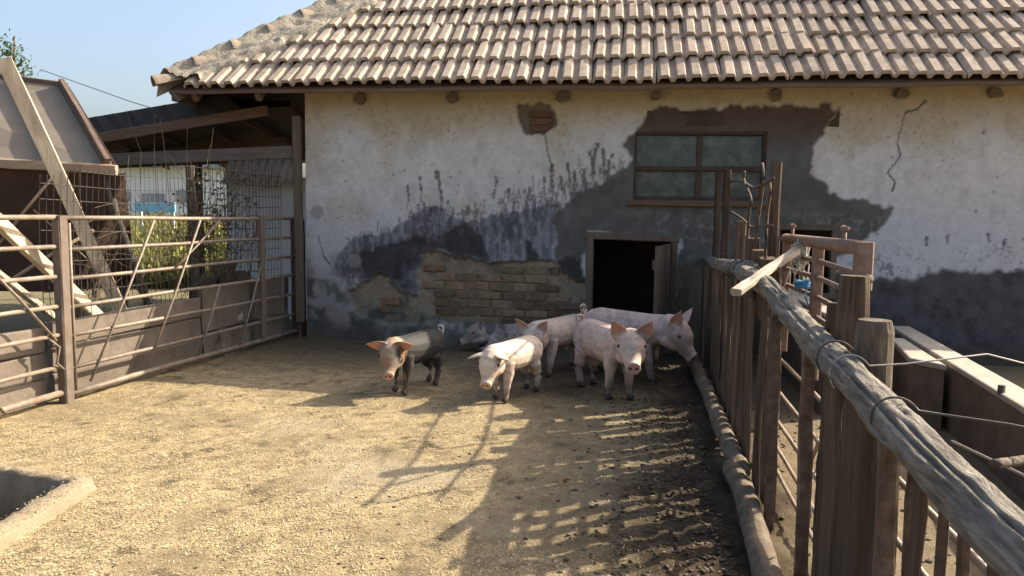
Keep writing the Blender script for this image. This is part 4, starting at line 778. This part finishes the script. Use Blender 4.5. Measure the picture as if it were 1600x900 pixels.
# ------------------------------------------------------------------ pigs
def pig(name, label, loc, heading, S, look, hpitch, ears, cols, legs, tail=True, lying=False, bend=0, seed=0, belly=1.0, hdrop=0):
    random.seed(seed)
    root = thing(name, label, 'pig', (loc[0], loc[1], 0), heading, 'pigs in the yard')
    dz = -.19 if lying else 0
    mb_ = MB()
    ell = lambda w, h, n=16: [(w * math.cos(2 * math.pi * j / n), h * math.sin(2 * math.pi * j / n) * (1.0 if math.sin(2 * math.pi * j / n) > 0 else belly)) for j in range(n)]
    sec = [(-.375, .375, .02, .03), (-.36, .372, .065, .075), (-.315, .368, .10, .112), (-.24, .37, .117, .130), (-.12, .362, .121, .134), (.0, .355, .123, .138), (.12, .358, .118, .132), (.21, .37, .107, .12), (.29, .388, .092, .106), (.36, .400, .075, .09)]
    pts = [(x, bend * x * x, z + dz) for x, z, w, h in sec]; mb_.sweep(pts, [ell(w, h) for x, z, w, h in sec], (0, 0, 1))
    nb = Vector((.315, bend * .1, .398 + dz - hdrop * .4)); HR = Matrix.Rotation(look, 3, 'Z') @ Matrix.Rotation(hpitch, 3, 'Y'); HS = 1.10
    hl = lambda x, y, z: nb + HR @ Vector((x * HS, y * HS, z * HS))
    hs = [(-.05, 0, .07, .08), (-.01, .0, .088, .098), (.045, .008, .093, .100), (.095, .008, .088, .094), (.13, -.004, .076, .082), (.160, -.022, .061, .064), (.19, -.036, .050, .051), (.222, -.046, .043, .042), (.243, -.050, .045, .043), (.254, -.051, .043, .041)]
    hp_ = [hl(x, 0, z) for x, z, w, h in hs]; upv = HR @ Vector((0, 0, 1)); mb_.sweep(hp_, [ell(w * HS, h * HS) for x, z, w, h in hs], upv)
    for sy in (-1, 1): mb_.sweep([hl(.0, sy * .05, -.05), hl(.05, sy * .056, -.05), hl(.10, sy * .05, -.05), hl(.14, sy * .036, -.055)], [ell(.03, .035), ell(.042, .048), ell(.036, .04), ell(.02, .025)], upv)
    earseg = []
    for sy, (d, fc, L, Wd_) in zip((1, -1), ears):
        root_ = hl(.045, sy * .062, .072); d = HR @ Vector((d[0], d[1] * sy, d[2])); d.normalize(); fc = HR @ Vector((fc[0], fc[1] * sy, fc[2])); fc = (fc - d * fc.dot(d)).normalized(); sd_ = d.cross(fc)
        vs = []; nl = 9; nw = 7
        for back_ in (0, 1):
            for i in range(nl):
                t = i / (nl - 1); hw_ = Wd_ * (.50 + .62 * math.sin(math.pi * min(1, .18 + t * .9)) - .5 * t) * (1 if t < .97 else .55); curl = .22 * Wd_
                for j in range(nw):
                    q_ = (j / (nw - 1) - .5) * 2; p = root_ + d * (L * t - .02) + sd_ * (hw_ * q_ * (1 - .15 * q_ * q_)) + fc * (curl * q_ * q_ * (1 - .5 * t) + .10 * L * t * t) - fc * (.0135 * back_ * (1 - .35 * t)); vs.append(p)
        fs = []; m_ = nl * nw
        for i in range(nl - 1):
            for j in range(nw - 1):
                a = i * nw + j; fs += [(a, a + 1, a + nw + 1, a + nw), (m_ + a + nw, m_ + a + nw + 1, m_ + a + 1, m_ + a)]
        for i in range(nl - 1):
            a = i * nw; fs += [(a, a + nw, m_ + a + nw, m_ + a)]; a += nw - 1; fs += [(a + nw, a, m_ + a, m_ + a + nw)]
        for j in range(nw - 1): fs += [(j + 1, j, m_ + j, m_ + j + 1)]; 
        for j in range(nw - 1): a = (nl - 1) * nw + j; fs += [(a, a + 1, m_ + a + 1, m_ + a)]
        mb_.add(vs, fs); earseg.append((root_ + d * .015, root_ + d * L, fc, Wd_))
    hoofs = []
    if lying:
        ch = [[(.2, .08, .13), (.25, .1, .07), (.32, .1, .035), (.40, .10, .03)], [(.2, -.08, .13), (.24, -.11, .07), (.29, -.11, .035), (.37, -.11, .03)], [(-.25, .09, .14), (-.14, .12, .09), (-.20, .13, .04), (-.10, .13, .03)], [(-.25, -.09, .14), (-.14, -.13, .09), (-.22, -.14, .04), (-.12, -.14, .03)]]
        rr = [.075, .05, .03, .024]
        for c_ in ch: mb_.tube(c_, rr, 10); hoofs.append(Vector(c_[-1]))
    else:
        for i, (fx, lift) in enumerate(legs):      # front left, front right, hind left, hind right: foot shift forward
            sy = 1 if i % 2 == 0 else -1
            if i < 2: c_ = [(.19, sy * .03, .37), (.187, sy * .052, .305), (.185 + fx * .15, sy * .066, .235), (.20 + fx * .45, sy * .068, .150), (.195 + fx * .8, sy * .066, .075), (.20 + fx * .95, sy * .066, .038), (.218 + fx, sy * .067, .018), (.225 + fx, sy * .067, .002)]; rr = [.05, .064, .048, .032, .0245, .0235, .027, .026]
            else: c_ = [(-.24, sy * .03, .39), (-.235, sy * .05, .32), (-.218 + fx * .2, sy * .066, .25), (-.265 + fx * .45, sy * .07, .165), (-.292 + fx * .7, sy * .068, .135), (-.268 + fx * .95, sy * .066, .042), (-.25 + fx, sy * .067, .018), (-.243 + fx, sy * .067, .002)]; rr = [.06, .080, .062, .041, .031, .0245, .027, .026]
            mb_.tube(c_, rr, 12); hoofs.append(Vector(c_[-1]))
    tmp = MB(); tmp.v = [tuple(Vector(p) * S) for p in mb_.v]; tmp.f = mb_.f
    o = tmp.build('tmp', None); rm = o.modifiers.new('r', 'REMESH'); rm.mode = 'VOXEL'; rm.voxel_size = .0062 * S; sm = o.modifiers.new('s', 'SMOOTH'); sm.factor = .5; sm.iterations = 7
    dg = bpy.context.evaluated_depsgraph_get(); me = bpy.data.meshes.new_from_object(o.evaluated_get(dg)); bpy.data.objects.remove(o)
    me.name = 'body'; nv = len(me.vertices); co = np.empty(nv * 3, np.float32); me.vertices.foreach_get('co', co); co = co.reshape(-1, 3) / S
    nrm = np.empty(nv * 3, np.float32); me.vertices.foreach_get('normal', nrm); nrm = nrm.reshape(-1, 3)
    x, y, z = co.T; n1 = fbm(x * 9 + seed, z * 9 + y * 5, seed + 1); n2 = fbm(x * 30 + y * 13, z * 30 + seed, seed + 2)
    base, spot, patch = cols; c = np.zeros((nv, 3)) + np.array(base); c *= (.90 + .2 * n1)[:, None]
    c = lerp3(c, (.60, .42, .35), np.clip((.40 - z) * 1.2, 0, .35) * n1)
    if patch == 'saddle':
        t = smoothstep(.30, .22, x + .13 * (n1 - .5) + .06 * (z - .4)); c = lerp3(c, spot, t)
        hd_ = (co - np.array(nb)) @ np.array(HR)
        e = np.hypot(hd_[:, 0] - .10, hd_[:, 2] - .02) ; c = lerp3(c, spot, smoothstep(.085, .06, e + .04 * (n1 - .5)) * (hd_[:, 1] > .01))
        c = lerp3(c, (.10, .09, .08), smoothstep(.5, .7, n1) * .55 * (x > .15))
    elif patch == 'blotch':
        t = smoothstep(.54, .60, fbm(x * 5.5 + seed, z * 5.5 + y * 3, seed + 7)); c = lerp3(c, spot, t * .95)
    dirt_ = smoothstep(.20, .03, z - dz * .3 + .16 * (n1 - .5)) if not lying else smoothstep(.14, .02, z); c = lerp3(c, (.12, .092, .068), dirt_ * .82)
    if patch == 'saddle': c = lerp3(c, (.30, .155, .07), smoothstep(.47, .6, fbm(x * 14 + 2, z * 14 + y * 9, 33)) * (x > .24) * .7)
    ld = np.clip(c.mean(1) / .33, 0, 1) ** 1.5; c = lerp3(c, (.33, .28, .235), smoothstep(.52, .68, n2) * .42 * ld); mud = smoothstep(.55, .68, fbm(x * 7 + seed * 3, z * 9 + y * 4, seed + 4)) * smoothstep(.50, .22, z); c = lerp3(c, (.15, .115, .085), mud * .6 * ld)
    c = lerp3(c, (.30, .24, .19), smoothstep(.6, .75, fbm(x * 12 + y * 8, z * 12 + seed, seed + 9)) * .5 * ld)
    hf = np.min([np.linalg.norm(co - np.array(h), axis=1) for h in hoofs], axis=0); c = lerp3(c, (.06, .048, .038), smoothstep(.055, .035, hf))
    sn = np.array(hl(.254, 0, -.051)); ds = np.linalg.norm(co - sn, axis=1); c = lerp3(c, (.58, .34, .27), smoothstep(.055, .035, ds) * .7)
    for sy in (-1, 1): d_ = np.linalg.norm(co - np.array(hl(.254, sy * .017, -.047)), axis=1); c = lerp3(c, (.06, .03, .025), smoothstep(.013, .008, d_))
    hc = np.array(hl(.255, 0, -.078)); hv_ = (co - hc) @ np.array(HR); c = lerp3(c, (.20, .10, .08), smoothstep(.006, .002, np.abs(hv_[:, 2] + .0)) * (np.abs(hv_[:, 0]) < .05) * .0)
    for a, b, fc, wd_ in earseg:
        a_ = np.array(a); ab = np.array(b) - a_; t = np.clip(((co - a_) @ ab) / (ab @ ab), 0, 1); d_ = np.linalg.norm(co - a_ - t[:, None] * ab, axis=1)
        inn = smoothstep(wd_ * .95, wd_ * .60, d_) * (t > .06) * smoothstep(.0, .5, nrm @ np.array(fc)); c = lerp3(c, (.60, .30, .21), inn * .85)
        allr = smoothstep(wd_ * 1.3, wd_ * .8, d_) * (t > .12); c = lerp3(c, np.array(base) * .9 + np.array([.03, -.03, -.03]), allr * .4 * (1 - inn))
    setcol(me, np.clip(c, .015, .85)); link('body', me, 'pig', root, True)
    for sy in (-1, 1):
        p = hl(.118, sy * .077, .034) * S; bm = bmesh.new(); bmesh.ops.create_uvsphere(bm, u_segments=10, v_segments=7, radius=.0115 * S); me = bpy.data.meshes.new('eye'); bm.to_mesh(me); bm.free(); e = link('eye', me, 'pig_eye', root, True); e.location = p
    if tail:
        tb = Vector((-.372, 0, .415 + dz)); pts = [tb + Vector((-.012 - .006 * k * .3, .032 * math.sin(k * .75), .012 + .004 * k + .032 * (1 - math.cos(k * .75)))) for k in range(11)]; pts = [tb + Vector((.03, 0, -.02))] + pts
        MB().tube([p * S for p in pts], [.015 * S] + [.0125 * S * (1 - .055 * k) for k in range(11)], 7).build('tail', 'pig_tail', root, True)
    return root
er = lambda d, f, L=.16, W_=.066: (d, f, L, W_)
ERECT = er((.18, .55, .80), (1, .25, -.1)); SIDE = er((.10, .98, .12), (.85, -.1, -.35)); FLOP = er((.42, .88, -.02), (.5, -.2, -.9)); FWD = er((.55, .40, .75), (.75, .55, -.6))
hd = lambda dx, dy: math.atan2(dy, dx)
PINK = ((.60, .48, .385), (.3, .25, .22), None)
def face(heading, dx, dy):
    a = math.atan2(dy, dx) - heading
    return (a + math.pi) % (2 * math.pi) - math.pi
h1 = hd(-.24, -.44); pig('pig', 'dark young pig with ginger patched sunlit face, leftmost of the standing pigs', (-.83, 6.46), h1, 1.0, face(h1, -.02, -1), R(30), (er((.12, .90, .30), (.95, -.1, -.2), .165, .074),) * 2, ((.34, .27, .19), (.036, .034, .033), 'saddle'), [(.03, 0), (-.02, 0), (.04, 0), (-.05, 0)], seed=3, hdrop=.02)
h2 = hd(-.27, -.42); pig('pig', 'small pale pink pig with drooping ears and sunlit head, front middle', (.03, 6.24), h2, .98, face(h2, -.2, -1) * .7, R(34), (FLOP, FLOP), ((.68, .54, .42), (.3, .25, .2), None), [(.03, 0), (-.03, 0), (.0, 0), (-.06, 0)], seed=5, hdrop=.03)
h3 = hd(-.34, -.42); pig('pig', 'pale pig with curled tail lowering its head behind sunlit pig', (.46, 7.24), h3, 1.10, face(h3, -.30, -1) * .55, R(40), (er((-.35, .62, .72), (.9, .1, .45), .16, .062),) * 2, PINK, [(.02, 0), (-.02, 0), (.03, 0), (-.04, 0)], seed=8, hdrop=.02)
h4 = hd(.22, -.52); pig('pig', 'pink pig standing upright-eared and facing the camera', (.81, 6.40), h4, 1.22, face(h4, -.05, -1), R(14), (er((.10, .45, .88), (1, .1, -.1), .165, .068),) * 2, ((.61, .455, .37), (.3, .25, .2), None), [(.02, 0), (-.04, 0), (-.03, 0), (.03, 0)], seed=12, hdrop=-.01)
h5 = hd(.77, -.60); pig('pig', 'largest pink pig in profile with nose toward the timber fence', (1.10, 7.08), h5, 1.28, face(h5, .85, -.55), R(33), (er((-.12, .30, .95), (.55, .85, 0), .16, .06),) * 2, ((.61, .45, .385), (.3, .25, .2), None), [(-.02, 0), (.04, 0), (-.02, 0), (.03, 0)], seed=15)
h6 = hd(-1, -.12); pig('pig', 'grey spotted pig lying down against the barn wall', (.02, 8.38), h6, 1.02, .05, R(12), (er((-.1, .8, .45), (.6, .5, .2), .10, .04),) * 2, ((.40, .35, .325), (.085, .083, .085), 'blotch'), None, tail=False, lying=True, seed=21)
